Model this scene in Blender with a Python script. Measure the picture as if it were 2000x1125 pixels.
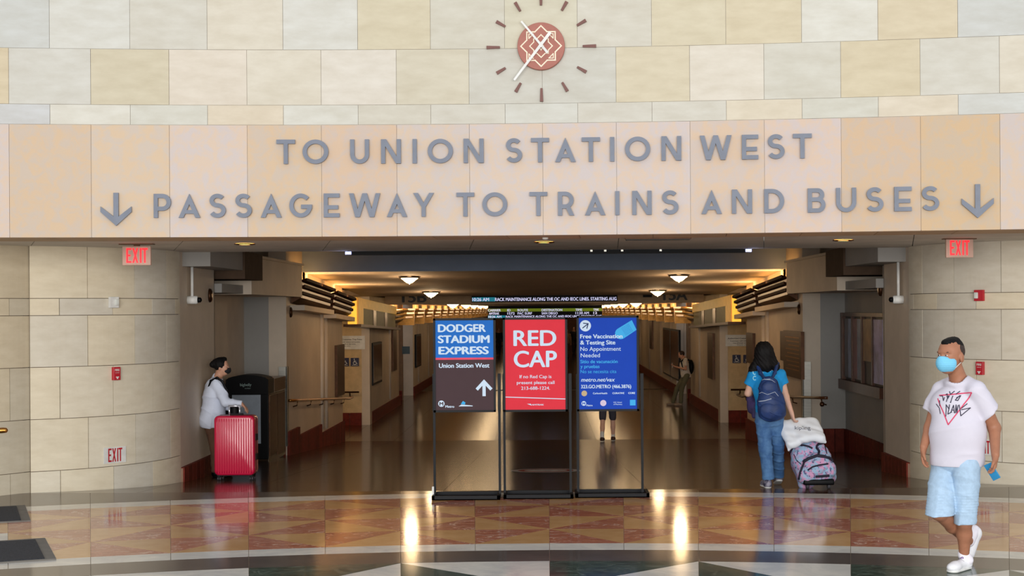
import bpy, bmesh, math, random
import numpy as np
from mathutils import Vector, Matrix, noise
from mathutils.bvhtree import BVHTree
for _o in list(bpy.data.objects): bpy.data.objects.remove(_o)
sc = bpy.context.scene
COL = sc.collection
PI = math.pi
F, H, ROLL = 2900.0, 1.95, .0065
CX, CY = 1063.3, 604.0
# ------------------------------------------------------------------ camera, sky, lights, exposure
cd = bpy.data.cameras.new('camera'); cam = bpy.data.objects.new('camera', cd); COL.objects.link(cam)
cam.location = (0, 0, H); cam.rotation_euler = (PI/2, ROLL, 0)
cd.sensor_width = 36; cd.lens = F*36/2000; cd.shift_x = -(CX-1000)/2000; cd.shift_y = (CY-562.5)/2000
cd.clip_end = 400
sc.camera = cam
w = bpy.data.worlds.new('world'); sc.world = w; w.use_nodes = True
bg = w.node_tree.nodes['Background']; bg.inputs[0].default_value = (.90, .94, 1, 1); bg.inputs[1].default_value = .66
def area(name, loc, aim, sx, sy, power, col, parent=None):
    l = bpy.data.lights.new(name, 'AREA'); l.shape = 'RECTANGLE'; l.size = sx; l.size_y = sy; l.energy = power; l.color = col
    o = bpy.data.objects.new(name, l); COL.objects.link(o); o.location = loc
    o.rotation_euler = (Vector(aim)-Vector(loc)).to_track_quat('-Z', 'Y').to_euler()
    if parent: o.parent = parent
    return o
area('hall_windows', (0, -14, 3.4), (0, 14, 1.6), 22, 5.6, 5300, (1, .98, .945))
sc.view_settings.view_transform = 'Standard'; sc.view_settings.look = 'None'
sc.view_settings.gamma = 1; sc.view_settings.use_curve_mapping = False
sc.view_settings.exposure = 0.10
# ------------------------------------------------------------------ helpers
def U(px, py, D):                                   # where the sight line of a picture point meets depth D
    u, v = px-CX, py-CY
    return Vector(((u-ROLL*v)*D/F, D, H-(v+ROLL*u)*D/F))
def lin(c): return tuple(((x/255)/12.92 if x/255 <= .04045 else ((x/255+.055)/1.055)**2.4) for x in c)
MATS = {}
def mat(name, rgb, rough=.6, metal=0, emit=0, var=.08, scale=6, bump=0, spec=.5, rgb2=None, stretch=(1, 1, 1), coat=0, objcol=False, detail=4, alpha=None, ramp=(.38, .62), distort=0):
    if name in MATS: return MATS[name]
    m = bpy.data.materials.new(name); m.use_nodes = True; nt = m.node_tree; N = nt.nodes; L = nt.links
    b = N['Principled BSDF']; c = lin(rgb)
    b.inputs['Roughness'].default_value = rough; b.inputs['Metallic'].default_value = metal
    b.inputs['Specular IOR Level'].default_value = spec
    if coat: b.inputs['Coat Weight'].default_value = coat; b.inputs['Coat Roughness'].default_value = .08
    tc = N.new('ShaderNodeTexCoord'); mp = N.new('ShaderNodeMapping'); mp.inputs['Scale'].default_value = stretch
    L.new(tc.outputs['Object'], mp.inputs[0])
    ns = N.new('ShaderNodeTexNoise'); ns.inputs['Scale'].default_value = scale; ns.inputs['Detail'].default_value = detail
    ns.inputs['Roughness'].default_value = .62; ns.inputs['Distortion'].default_value = distort
    L.new(mp.outputs[0], ns.inputs['Vector'])
    rp = N.new('ShaderNodeMapRange'); rp.inputs[1].default_value = ramp[0]; rp.inputs[2].default_value = ramp[1]
    L.new(ns.outputs['Fac'], rp.inputs[0])
    mx = N.new('ShaderNodeMix'); mx.data_type = 'RGBA'; L.new(rp.outputs[0], mx.inputs[0])
    if rgb2 is not None: c2 = lin(rgb2); c1 = c
    else: c1 = tuple(x*(1-var) for x in c); c2 = tuple(min(1, x*(1+var)) for x in c)
    mx.inputs[6].default_value = (*c1, 1); mx.inputs[7].default_value = (*c2, 1)
    out = mx.outputs[2]
    if objcol:
        oi = N.new('ShaderNodeObjectInfo'); m2 = N.new('ShaderNodeMix'); m2.data_type = 'RGBA'; m2.blend_type = 'MULTIPLY'
        m2.inputs[0].default_value = 1; L.new(out, m2.inputs[6]); L.new(oi.outputs['Color'], m2.inputs[7]); out = m2.outputs[2]
    L.new(out, b.inputs['Base Color'])
    if emit: L.new(out, b.inputs['Emission Color']); b.inputs['Emission Strength'].default_value = emit
    if bump:
        bp = N.new('ShaderNodeBump'); bp.inputs['Strength'].default_value = bump; bp.inputs['Distance'].default_value = .01
        L.new(ns.outputs['Fac'], bp.inputs['Height']); L.new(bp.outputs[0], b.inputs['Normal'])
    MATS[name] = m; return m
def new_obj(name, me, m=None, parent=None):
    o = bpy.data.objects.new(name, me); COL.objects.link(o)
    if m: me.materials.append(m)
    if parent is not None:
        o.parent = parent
        if parent.type == 'EMPTY' or parent.matrix_basis != Matrix.Identity(4):
            o.matrix_parent_inverse = parent_world(parent).inverted()
    return o
def parent_world(o):
    mw = Matrix.LocRotScale(o.location, o.rotation_euler, o.scale)
    return parent_world(o.parent) @ o.matrix_parent_inverse @ mw if o.parent else mw
def obj(name, bm, m, parent=None, smooth=False):
    me = bpy.data.meshes.new(name); bmesh.ops.recalc_face_normals(bm, faces=bm.faces); bm.to_mesh(me); bm.free()
    if smooth:
        for p in me.polygons: p.use_smooth = True
    return new_obj(name, me, m, parent)
def tag(o, label=None, cat=None, group=None, kind=None):
    if label: o['label'] = label
    if cat: o['category'] = cat
    if group: o['group'] = group
    if kind: o['kind'] = kind
    return o
def thing(name, label, cat, loc=(0, 0, 0), group=None, rz=0):
    o = bpy.data.objects.new(name, None); COL.objects.link(o); o.location = loc; o.rotation_euler = (0, 0, rz); o.empty_display_size = .1
    return tag(o, label, cat, group)
def struct(name):
    o = bpy.data.objects.new(name, None); COL.objects.link(o); o['kind'] = 'structure'; return o
def BM(): return bmesh.new()
def hexa(bm, P):                                    # eight corners, bottom four then top four
    v = [bm.verts.new(p) for p in P]
    for f in ((0, 3, 2, 1), (4, 5, 6, 7), (0, 1, 5, 4), (1, 2, 6, 5), (2, 3, 7, 6), (3, 0, 4, 7)): bm.faces.new([v[i] for i in f])
    return v
def box(bm, x0, x1, y0, y1, z0, z1):
    return hexa(bm, [(x0, y0, z0), (x1, y0, z0), (x1, y1, z0), (x0, y1, z0), (x0, y0, z1), (x1, y0, z1), (x1, y1, z1), (x0, y1, z1)])
def boxes(*bs):
    bm = BM()
    for b in bs: box(bm, *b)
    return bm
def bevel(bm, w=.004, seg=2):
    bmesh.ops.bevel(bm, geom=list(bm.edges), offset=w, segments=seg, affect='EDGES', profile=.6, clamp_overlap=True); return bm
def prism(bm, pts, z0, z1):
    n = len(pts); a = [bm.verts.new((*p[:2], z0)) for p in pts]; b = [bm.verts.new((*p[:2], z1)) for p in pts]
    bm.faces.new(a[::-1]); bm.faces.new(b)
    for i in range(n): bm.faces.new((a[i], a[(i+1) % n], b[(i+1) % n], b[i]))
def shrink(pts, g):
    c = sum((Vector(p) for p in pts), Vector((0, 0)))/len(pts)
    return [Vector(p)+(c-Vector(p)).normalized()*g for p in pts]
def tube(bm, pts, r, n=10, caps=True, flat=None):
    pts = [Vector(p) for p in pts]; rs = r if isinstance(r, (list, tuple)) else [r]*len(pts); rings = []
    for i, p in enumerate(pts):
        d = (pts[min(i+1, len(pts)-1)]-pts[max(i-1, 0)]).normalized()
        a = Vector((0, 0, 1)) if abs(d.z) < .95 else Vector((1, 0, 0))
        s = d.cross(a).normalized(); t = s.cross(d)
        rings.append([bm.verts.new(p+(s*math.cos(2*PI*k/n)+t*math.sin(2*PI*k/n))*rs[i]) for k in range(n)])
    for a, b in zip(rings, rings[1:]):
        for k in range(n): bm.faces.new((a[k], a[(k+1) % n], b[(k+1) % n], b[k]))
    if caps: bm.faces.new(rings[0][::-1]); bm.faces.new(rings[-1])
def lathe(bm, prof, c=(0, 0, 0), n=24):
    rings = []
    for r, z in prof:
        rings.append([bm.verts.new((c[0]+max(r, .0004)*math.cos(2*PI*k/n), c[1]+max(r, .0004)*math.sin(2*PI*k/n), c[2]+z)) for k in range(n)])
    for a, b in zip(rings, rings[1:]):
        for k in range(n): bm.faces.new((a[k], a[(k+1) % n], b[(k+1) % n], b[k]))
# lettering -----------------------------------------------------------------
_T = {}
def text_mesh(s, bold=0, shear=0):
    key = (s, bold, shear)
    if key not in _T:
        c = bpy.data.curves.new('t', 'FONT'); c.body = s; c.offset = 0; c.shear = shear; c.resolution_u = 6
        o = bpy.data.objects.new('t', c); COL.objects.link(o)
        me = bpy.data.meshes.new_from_object(o.evaluated_get(bpy.context.evaluated_depsgraph_get()))
        vs = [tuple(v.co[:2]) for v in me.vertices]; fs = [tuple(p.vertices) for p in me.polygons]
        bpy.data.objects.remove(o); bpy.data.curves.remove(c); bpy.data.meshes.remove(me)
        _T[key] = (vs, fs)
    return _T[key]
def put_text(bm, s, x0, x1, yb, cap, M, bold=0, shear=0, d=0.0):   # x0..x1 and baseline in the local plane; M maps (x,y,0) to space
    vs, fs = text_mesh(s, bold, shear)
    if not vs: return
    a = min(v[0] for v in vs); b = max(v[0] for v in vs); k = (x1-x0)/(b-a); ky = cap/.729
    for i, (dx, dy) in enumerate(((0, 0),) if not bold else ((-bold, 0), (0, bold*.5), (bold, 0), (0, -bold*.5), (-bold*.5, 0), (bold*.5, 0))):
        nv = [bm.verts.new(M @ Vector((x0+(v[0]-a+dx)*k, yb+(v[1]+dy)*ky, d+i*4e-5))) for v in vs]
        for f in fs:
            try: bm.faces.new([nv[j] for j in f])
            except ValueError: pass
def plane_M(o, xa, ya, na):
    return Matrix(((xa[0], ya[0], na[0], o[0]), (xa[1], ya[1], na[1], o[1]), (xa[2], ya[2], na[2], o[2]), (0, 0, 0, 1)))
def rect(bm, M, x0, x1, y0, y1, d=0):
    bm.faces.new([bm.verts.new(M @ Vector(p)) for p in ((x0, y0, d), (x1, y0, d), (x1, y1, d), (x0, y1, d))])
def poly(bm, M, pts, d=0):
    bm.faces.new([bm.verts.new(M @ Vector((*p, d))) for p in pts])
def disc(bm, M, x, y, r, d=0, n=24, r2=None):
    poly(bm, M, [(x+r*math.cos(2*PI*k/n), y+(r2 or r)*math.sin(2*PI*k/n)) for k in range(n)], d)
def line2(bm, M, pts, t, d=0, closed=False):
    n = len(pts); P = [Vector(p) for p in pts]
    for i in range(n if closed else n-1):
        a, b = P[i], P[(i+1) % n]; e = (b-a).normalized(); s = Vector((-e.y, e.x))*t/2; e *= t*.45
        poly(bm, M, [a-s-e, b-s+e, b+s+e, a+s-e], d+i*1e-5)
# raised capital letters made of strokes
def arc(cx, cy, rx, ry, a0, a1, n=18): return [(cx+rx*math.cos(math.radians(a0+(a1-a0)*i/n)), cy+ry*math.sin(math.radians(a0+(a1-a0)*i/n))) for i in range(n+1)]
def strip(pts, t, closed=False):
    P = [Vector(p) for p in pts]; n = len(P); L, R = [], []
    for i in range(n):
        d0 = P[i]-P[i-1] if (i or closed) else P[1]-P[0]; d1 = P[(i+1) % n]-P[i] if (i < n-1 or closed) else P[-1]-P[-2]
        d0 = d0.normalized(); d1 = d1.normalized(); m = (d0+d1).normalized(); s = Vector((-m.y, m.x))*(t/2)/max(.3, m.dot(d1))
        L.append(P[i]+s); R.append(P[i]-s)
    return [[R[i], R[(i+1) % n], L[(i+1) % n], L[i]] for i in range(n if closed else n-1)]
def letter_quads(ch, w, t=.172):
    h = t/2; q = []; bar = lambda x0, x1, y: q.append([(x0, y-h), (x1, y-h), (x1, y+h), (x0, y+h)]); v = lambda x: q.append([(x-h, 0), (x+h, 0), (x+h, 1), (x-h, 1)])
    if ch == 'T': bar(0, w, 1-h); v(w/2)
    elif ch == 'I': v(w/2)
    elif ch == 'O': q += strip(arc(w/2, .5, w/2-h, .5-h, 0, 360, 40)[:-1], t, True)
    elif ch == 'U': q += strip([(h, 1)]+arc(w/2, w/2+.0, w/2-h, w/2-h, 180, 360, 20)+[(w-h, 1)], t)
    elif ch == 'N': v(h); v(w-h); q.append([(0, 1), (w-1.2*t, 0), (w, 0), (1.2*t, 1)])
    elif ch == 'S':
        m = .52; q += strip(arc(w*.5, (1-h+m)/2, w*.5-h-.02, (1-h-m)/2, 32, 270, 18)[:-1]+arc(w*.5, (m+h)/2, w*.5-h, (m-h)/2, 90, -152, 20), t)
    elif ch == 'A':
        s = 1.12*t; yi = 1-s/(w/2)
        q += [[(0, 0), (s, 0), (w/2, yi), (w/2, 1)], [(w-s, 0), (w, 0), (w/2, 1), (w/2, yi)], [(s*.9, .17), (w-s*.9, .17), (w-s*1.2, .17+t*.9), (s*1.2, .17+t*.9)]]
    elif ch == 'W':
        s = 1.1*t; X = [s/2, w*.27, w*.5, w*.73, w-s/2]
        for i in range(4):
            a, b = (X[i], X[i+1]); ya, yb = (1, 0) if i % 2 == 0 else (0, 1)
            q.append([(a-s/2, ya), (a+s/2, ya), (b+s/2, yb), (b-s/2, yb)])
    elif ch == 'E': v(h); bar(0, w, 1-h); bar(0, w*.92, .42); bar(0, w, h)
    elif ch in 'PR':
        v(h); y1, y0 = 1-h, .38; r = (y1-y0)/2
        q += strip([(h, y1)]+arc(w-h-r if ch == 'P' else w-h-r-.02, (y1+y0)/2, r, r, 90, -90, 16)+[(h, y0)], t)
        if ch == 'R': q.append([(w*.4, y0+h), (w-1.15*t, 0), (w, 0), (w*.4+1.15*t, y0+h)])
    elif ch == 'G': q += strip(arc(w/2, .5, w/2-h, .5-h, 42, 352, 34), t); bar(w*.52, w, .45)
    elif ch == 'D': v(h); q += strip([(h, 1-h)]+arc(w-.5, .5, .5-h, .5-h, 90, -90, 20)+[(h, h)], t)
    elif ch == 'B':
        v(h); q += strip([(h, 1-h)]+arc(w-.05-h-.19, (1-h+.54)/2, .19, (1-h-.54)/2, 90, -90, 12)+[(h, .54)], t); q += strip([(h, .54)]+arc(w-h-.22, (.54+h)/2, .22, (.54-h)/2, 90, -90, 12)+[(h, h)], t)
    elif ch == 'Y': q += [[(0, 1), (1.15*t, 1), (w/2+.55*t, .42), (w/2-.55*t, .42)], [(w-1.15*t, 1), (w, 1), (w/2+.55*t, .42), (w/2-.55*t, .42)], [(w/2-h, 0), (w/2+h, 0), (w/2+h, .48), (w/2-h, .48)]]
    elif ch == '!':                                  # the arrow pointing down
        q += [[(w/2-h*.95, .12), (w/2+h*.95, .12), (w/2+h*.95, 1), (w/2-h*.95, 1)], [(0, .56), (w/2, 0), (w/2, .26), (0, .66)][:0] or [(0, .42), (w/2, 0), (w/2, .22), (0, .585)], [(w/2, 0), (w, .42), (w, .585), (w/2, .22)]]
    return q
# ------------------------------------------------------------------ materials
M_stone = mat('rubbed limestone', (255, 254, 250), .75, objcol=True, rgb2=(238, 234, 225), scale=6, stretch=(.6, .6, 1.8), bump=.10, detail=8, ramp=(.3, .75))
M_fascia = mat('crystalline limestone', (255, 243, 228), .7, objcol=True, rgb2=(245, 244, 248), scale=9, bump=.25, detail=10, ramp=(.42, .58), distort=.6)
M_joint = mat('pale mortar', (204, 198, 186), .9)
M_dkjoint = mat('dark open joint', (112, 98, 80), .9)
M_soffit = mat('grey plaster soffit', (208, 205, 198), .8, scale=2)
M_under = mat('brown stone underside', (206, 182, 150), .75, scale=3, objcol=True)
M_plaster = mat('warm white plaster', (212, 196, 176), .6, scale=1.2, var=.06)
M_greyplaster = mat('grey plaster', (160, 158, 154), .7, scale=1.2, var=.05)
M_ceil = mat('tan plaster ceiling', (156, 138, 122), .8, scale=1, var=.06)
M_base = mat('red brown glazed tile', (112, 42, 30), .6, scale=14, var=.2, objcol=True, spec=.15)
M_grout = mat('pale tile grout', (150, 120, 100), .8)
M_dark = mat('dark bronze paint', (30, 26, 24), .5)
M_black = mat('black satin metal', (14, 15, 20), .55, scale=20, spec=.25)
M_blackp = mat('black plastic', (6, 6, 9), .5, scale=20, spec=.15)
M_white = mat('white paint', (228, 228, 224), .5)
M_steel = mat('brushed steel', (170, 168, 160), .3, metal=.9, stretch=(1, 1, 9))
M_brass = mat('aged brass', (176, 122, 58), .28, metal=.9, scale=9, var=.2)
M_brassd = mat('dark bronze metal', (74, 46, 26), .35, metal=.7, scale=9, var=.2)
M_letter = mat('blue grey painted metal', (112, 119, 134), .5, scale=8, var=.06)
M_terra = mat('terracotta enamel', (170, 106, 92), .6, scale=10, var=.06)
M_terrad = mat('brown bronze marker', (112, 66, 56), .5, scale=10)
M_wood = mat('dark varnished oak', (84, 48, 26), .35, scale=4, stretch=(6, 6, 1), var=.3)
M_walk = mat('polished dark terrazzo', (74, 48, 28), .15, scale=1.4, stretch=(.6, 3, 1), var=.3, objcol=True, spec=.28, detail=6)
M_tan = mat('tan marble', (208, 164, 114), .10, scale=3, rgb2=(196, 150, 100), spec=.42, objcol=True)
def veined(name, c1, c2, vein, rough=.1):
    m = mat(name, c1, rough, rgb2=c2, scale=3.2, distort=2.2, spec=.42, detail=7, stretch=(1, 2.2, 1)); N = m.node_tree.nodes; L = m.node_tree.links
    b = N['Principled BSDF']; tc = [n for n in N if n.type == 'MAPPING'][0]
    wv = N.new('ShaderNodeTexNoise'); wv.inputs['Scale'].default_value = 2.1; wv.inputs['Detail'].default_value = 5; wv.inputs['Distortion'].default_value = 1.8; L.new(tc.outputs[0], wv.inputs['Vector'])
    a = N.new('ShaderNodeMath'); a.operation = 'SUBTRACT'; a.inputs[1].default_value = .5; L.new(wv.outputs['Fac'], a.inputs[0])
    ab = N.new('ShaderNodeMath'); ab.operation = 'ABSOLUTE'; L.new(a.outputs[0], ab.inputs[0])
    mr = N.new('ShaderNodeMapRange'); mr.inputs[1].default_value = .004; mr.inputs[2].default_value = .016; mr.inputs[3].default_value = .75; mr.inputs[4].default_value = 0; L.new(ab.outputs[0], mr.inputs[0])
    mx = N.new('ShaderNodeMix'); mx.data_type = 'RGBA'; L.new(mr.outputs[0], mx.inputs[0])
    old = b.inputs['Base Color'].links[0].from_socket; L.new(old, mx.inputs[6]); mx.inputs[7].default_value = (*lin(vein), 1); L.new(mx.outputs[2], b.inputs['Base Color'])
    return m
M_red = veined('red veined marble', (164, 92, 72), (184, 118, 92), (226, 200, 180))
M_whitem = mat('white marble', (226, 222, 212), .14, scale=2.5, rgb2=(205, 203, 198), spec=.5, distort=1)
M_green = veined('dark green marble', (44, 58, 50), (70, 86, 76), (120, 134, 124))
M_slate = mat('dark brown grey marble', (88, 80, 76), .12, scale=3, var=.12, spec=.5)
M_bowl = mat('glowing frosted glass', (255, 222, 168), .5, emit=6, var=.01)
M_glow = mat('glowing warm lamp', (255, 190, 104), .5, emit=7, var=.01)
M_glowlo = mat('glowing amber panel', (255, 178, 60), .5, emit=1.1, var=.1)
# ------------------------------------------------------------------ front wall (concave, above the opening)
RW = 30.0; AX = -1.3; YC = 14.25-math.sqrt(RW*RW-AX*AX)
def wall_at_x(X): return YC+math.sqrt(RW*RW-(X-AX)**2)
def hit_px(px):                                      # picture column -> X on the wall
    k = (px-CX)/F; X = k*14.25
    for _ in range(6): X = k*wall_at_x(X)
    return X
def wz(py): return H+(CY-py)*14.25/F
def wall_frame(X):
    a = math.asin((X-AX)/RW); p = Vector((X, wall_at_x(X), 0)); t = Vector((math.cos(a), -math.sin(a), 0)); n = Vector((-math.sin(a), -math.cos(a), 0))
    return p, t, n
front = struct('wall_front')
zA, zB, zC, zD, zT = wz(94), wz(202), wz(240.8), wz(459.5), 4.985
def curved_slab(bm, X0, X1, z0, z1, thick, proud=0, seg=3):
    A = []
    for i in range(seg+1):
        p, t, n = wall_frame(X0+(X1-X0)*i/seg); A.append((p+n*proud, p-n*thick))
    for i in range(seg):
        (f0, b0), (f1, b1) = A[i], A[i+1]
        hexa(bm, [(*f0[:2], z0), (*f1[:2], z0), (*b1[:2], z0), (*b0[:2], z0), (*f0[:2], z1), (*f1[:2], z1), (*b1[:2], z1), (*b0[:2], z1)])
    bmesh.ops.remove_doubles(bm, verts=bm.verts, dist=1e-5)
def stone_row(joints, cols, z0, z1, m, gap=.002, sat=.6):
    for (a, b), c in zip(zip(joints, joints[1:]), cols):
        bm = BM(); X0, X1 = hit_px(a)+gap, hit_px(b)-gap
        curved_slab(bm, X0, X1, z0+gap, z1-gap, .10, random.uniform(0, .003))
        o = obj('stone', bm, m, front); g_ = sum(c)/3; o.color = (*lin([g_+(v-g_)*sat for v in c]), 1)
G, Y, TN, CR, PK, LG, BG = (214, 210, 196), (224, 208, 168), (226, 204, 160), (224, 214, 192), (228, 214, 194), (216, 216, 208), (204, 208, 206)
random.seed(4)
J1 = [-190, -45, 100, 257, 408, 556, 702, 844, 989, 1131, 1276, 1421, 1569, 1718, 1874, 2030, 2190]
J2 = [-290, -130, 20, 180, 333, 485, 630, 777, 919, 1062, 1206, 1350, 1495, 1645, 1800, 1955, 2110]
J1 = [-520, -350]+J1+[2350, 2510]; J2 = [-450]+J2+[2270, 2430, 2590]
c1 = [G, BG, LG, G, CR, LG, (222, 208, 170), (214, 209, 190), (218, 211, 182), (216, 211, 194), (224, 210, 172), (226, 209, 168), (222, 221, 210), (226, 207, 166), BG, G]
c2 = [G, TN, (212, 210, 200), (218, 204, 168), PK, CR, (226, 217, 202), (218, 208, 180), (208, 206, 194), (208, 207, 196), (224, 209, 172), (228, 218, 200), (214, 211, 196), (224, 206, 164), (214, 211, 198), CR]
c3 = [BG, (204, 207, 212), (222, 219, 206), (214, 213, 200), (228, 210, 180), (218, 217, 206), (214, 208, 190), G, (212, 212, 202), (214, 210, 196), (216, 212, 198), (228, 213, 184), (212, 211, 196), (228, 213, 186), (208, 212, 210), G]
c4 = [(226, 202, 184), (226, 200, 180), (228, 194, 152), (228, 198, 160), (224, 200, 182), (228, 194, 152), (228, 192, 158), (222, 198, 176), (222, 200, 184), (222, 200, 186), (224, 200, 184), (228, 196, 166), (226, 198, 180), (228, 190, 146), (230, 190, 134), (222, 198, 178)]
c1 = [G, CR]+c1+[CR, G]; c2 = [CR]+c2+[G, CR, G]; c3 = [G, CR]+c3+[G, CR]; c4 = [c4[0]]+c4+[c4[3], c4[0], c4[5]]
stone_row(J1, c1, zA, zT, M_stone); stone_row(J2, c2, zB, zA, M_stone); stone_row(J1, c3, zC, zB, M_stone); stone_row(J2, c4, zD, zC, M_fascia, .002, .5)
for k in range(4):
    stone_row((J2 if k % 2 == 0 else J1)[::1], [random.choice([G, Y, CR, LG]) for _ in range(20)], zT+k*.53, zT+.53+k*.53, M_stone)
bm = BM(); curved_slab(bm, hit_px(-440), hit_px(2500), zD+.01, zT+2.2, .2, -.012, 24); obj('mortar_bed', bm, M_joint, front)
bm = BM(); curved_slab(bm, hit_px(-440), hit_px(2500), zD+.02, zT+2.2, .7, -.2, 24); obj('wall_core', bm, M_soffit, front)
# underside: brown stones then plaster panels
ceil = struct('ceiling')
TH = .78
for a, b in zip(J1, J1[1:]):
    bm = BM(); curved_slab(bm, hit_px(a)+.003, hit_px(b)-.003, zD+.001, zD+.05, TH-.002, -.102, 3); o = obj('stone', bm, M_under, ceil); q = random.uniform(.85, 1.05); o.color = (q, q, q, 1)
seams = [-480, -200, 35, 334, 630, 917, 1207, 1498, 1801, 2100, 2400, 2600]
for a, b in zip(seams, seams[1:]):
    bm = BM(); X0, X1 = hit_px(a), hit_px(b); n = 4; S = 18.06/14.25
    fr = [(wall_frame(X0+.004+(X1-X0-.008)*i/n)[0]-wall_frame(X0+(X1-X0)*i/n)[2]*TH) for i in range(n+1)]
    bk = [((X0+.004+(X1-X0-.008)*i/n)*S, 18.06) for i in range(n+1)]
    for i in range(n):
        P = [(fr[i][0], fr[i][1]), (fr[i+1][0], fr[i+1][1]), bk[i+1], bk[i]]
        hexa(bm, [(*p, zD+.012) for p in P]+[(*p, zD+.11) for p in P])
    obj('soffit_panel', bm, M_soffit, ceil)
# ceiling over the passage: void, hanging face, sloping part, level part
obj('upper_ceiling', boxes((-6.8, 6.8, 18.0, 27.2, 3.45, 3.6), (-4.6, 4.6, 36, 41.2, 2.62, 2.8)), M_greyplaster, ceil)
obj('void_edge', boxes((-6.8, 6.8, 18.02, 18.10, zD+.014, 3.5)), M_soffit, ceil)
obj('ceiling_drop', boxes((-4.5, 4.5, 27.0, 27.13, 2.655, 3.5)), mat('daylight blue plaster', (128, 142, 164), .8, scale=2, var=.04), ceil)  # bluish daylight on this face is put into its plaster colour
bm = BM(); z0, z1 = 2.66, 2.285
hexa(bm, [(-4.5, 27.13, z0), (4.5, 27.13, z0), (4.5, 36.0, z1), (-4.5, 36.0, z1), (-4.5, 27.13, z0+.1), (4.5, 27.13, z0+.1), (4.5, 36.0, z1+.1), (-4.5, 36.0, z1+.1)])
obj('sloping_ceiling', bm, M_ceil, ceil)
obj('ceiling_step', boxes((-4.5, 4.5, 35.9, 36.0, 2.36, 2.7)), M_ceil, ceil)
obj('sign_bulkhead', boxes((-4.5, 4.5, 41.0, 41.2, 2.10, 2.7)), mat('brown bulkhead', (190, 165, 135), .8), ceil)
obj('far_ceiling', boxes((-4.6, 4.6, 41.2, 118, 2.13, 2.3)), M_ceil, ceil)
obj('side_ceiling', boxes((-9, -4.4, 32.3, 44, 2.3, 2.4), (4.4, 9, 32.3, 44, 2.3, 2.4)), M_ceil, ceil)
# ------------------------------------------------------------------ piers of curved stone blocks
def pier(side, name):
    w = struct(name)
    s = -1 if side == 'l' else 1
    xo = 0 if s < 0 else 0
    C1, C2, R = Vector((s*6.355, 17.9)), Vector((s*7.3, 17.1)), 1.96
    def hit(C, px):                                  # ray through mirrored picture column, nearest crossing
        k = -(1063.3-px)/F; d = Vector((k, 1)); A = d.dot(d); B = -2*d.dot(C); Q = C.dot(C)-R*R; disc_ = B*B-4*A*Q
        if disc_ < 0: disc_ = 0
        t = (-B-math.sqrt(disc_))/(2*A); p = d*t-C; return math.atan2(p.y, p.x)
    mir = lambda a: a if s < 0 else PI-a
    Cl1, Cl2 = Vector((-6.355, 17.9)), Vector((-7.3, 17.1))
    Z = [-.12, .222, .788, 1.354, 1.917, 2.103, 2.68]
    T1 = [57, 171, 263, 325, 356.5]; T2 = [57, 116, 220, 297, 342, 356.5]; T3 = [57, 116, 220, 297, 356.5]
    rows = [T3, [57, 171, 263, 332, 356.5], T3, T1, T2, T1]
    def block(C, a0, a1, z0, z1, m, col, proud=0):
        bm = BM(); n = max(2, int(abs(a1-a0)/.03)); A = []
        for i in range(n+1):
            a = mir(a0+(a1-a0)*i/n); d = Vector((math.cos(a), math.sin(a))); cc = Vector((C.x*(1 if s < 0 else -1), C.y))
            A.append((cc+d*(R+proud), cc+d*(R-.12)))
        for i in range(n):
            (f0, b0), (f1, b1) = A[i], A[i+1]
            hexa(bm, [(*f0, z0), (*f1, z0), (*b1, z0), (*b0, z0), (*f0, z1), (*f1, z1), (*b1, z1), (*b0, z1)])
        bmesh.ops.remove_doubles(bm, verts=bm.verts, dist=1e-5)
        o = obj('stone', bm, m, w); o.color = (*lin(col), 1)
    g = .0035
    aC = math.atan2(16.09-17.9, -5.58+6.355)
    for r, js in enumerate(rows):
        z0, z1 = Z[r]+(.0 if r else 0)+g, Z[r+1]-g
        angs = [hitl(Cl1, j, R) for j in js]; angs[0] = aC; angs[-1] = 0.0
        for a0, a1 in zip(angs, angs[1:]):
            c = random.choice([(232, 224, 206), (226, 220, 206), (234, 224, 202), (222, 217, 205)])
            block(Cl1, a0+g/R, a1-g/R, z0, z1, M_stone, c, random.uniform(0, .003))
        # second lobe further out, its turned-away shade put into darker stone colours
        j2 = [math.atan2(16.09-17.1, -5.58+7.3)+.03, hitl(Cl2, 18, R) if r % 2 == 0 or r == 4 else -.75, -1.1, -1.4, -1.75]
        for a0, a1 in zip(j2, j2[1:]):
            block(Cl2, a0-g/R, a1+g/R, z0, z1, M_stone, random.choice([(218, 206, 182), (212, 203, 184)]), random.uniform(0, .003))
        # the straight return into the passage
        X = -4.395*(-s) if False else s*4.395
    # backing
    bm = BM()
    for C, a0, a1 in ((Cl1, aC, 0), (Cl2, -1.75, -.56)):
        n = 20; A = []
        for i in range(n+1):
            a = mir(a0+(a1-a0)*i/n); d = Vector((math.cos(a), math.sin(a))); cc = Vector((C.x*(1 if s < 0 else -1), C.y)); A.append((cc+d*(R-.012), cc+d*(R-.25)))
        for i in range(n):
            (f0, b0), (f1, b1) = A[i], A[i+1]
            hexa(bm, [(*f0, -.15), (*f1, -.15), (*b1, -.15), (*b0, -.15), (*f0, 2.7), (*f1, 2.7), (*b1, 2.7), (*b0, 2.7)])
    obj('joint_bed', bm, M_dkjoint, w)
    x0, x1 = sorted((s*4.6, s*7.5))
    obj('pier_core', boxes((x0, x1, 17.9, 20, -.3, 2.68), (min(s*7.5, s*12), max(s*7.5, s*12), 15.1, 16, -.1, 3.9)), M_plaster, w)
    return w
def hitl(C, px, R):
    k = (px-CX)/F; d = Vector((k, 1)); A = d.dot(d); B = -2*d.dot(C); Q = C.dot(C)-R*R; D_ = max(0, B*B-4*A*Q)
    t = (-B-math.sqrt(D_))/(2*A); p = d*t-C; return math.atan2(p.y, p.x)
wl = pier('l', 'wall_left'); wr = pier('r', 'wall_right')
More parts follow.
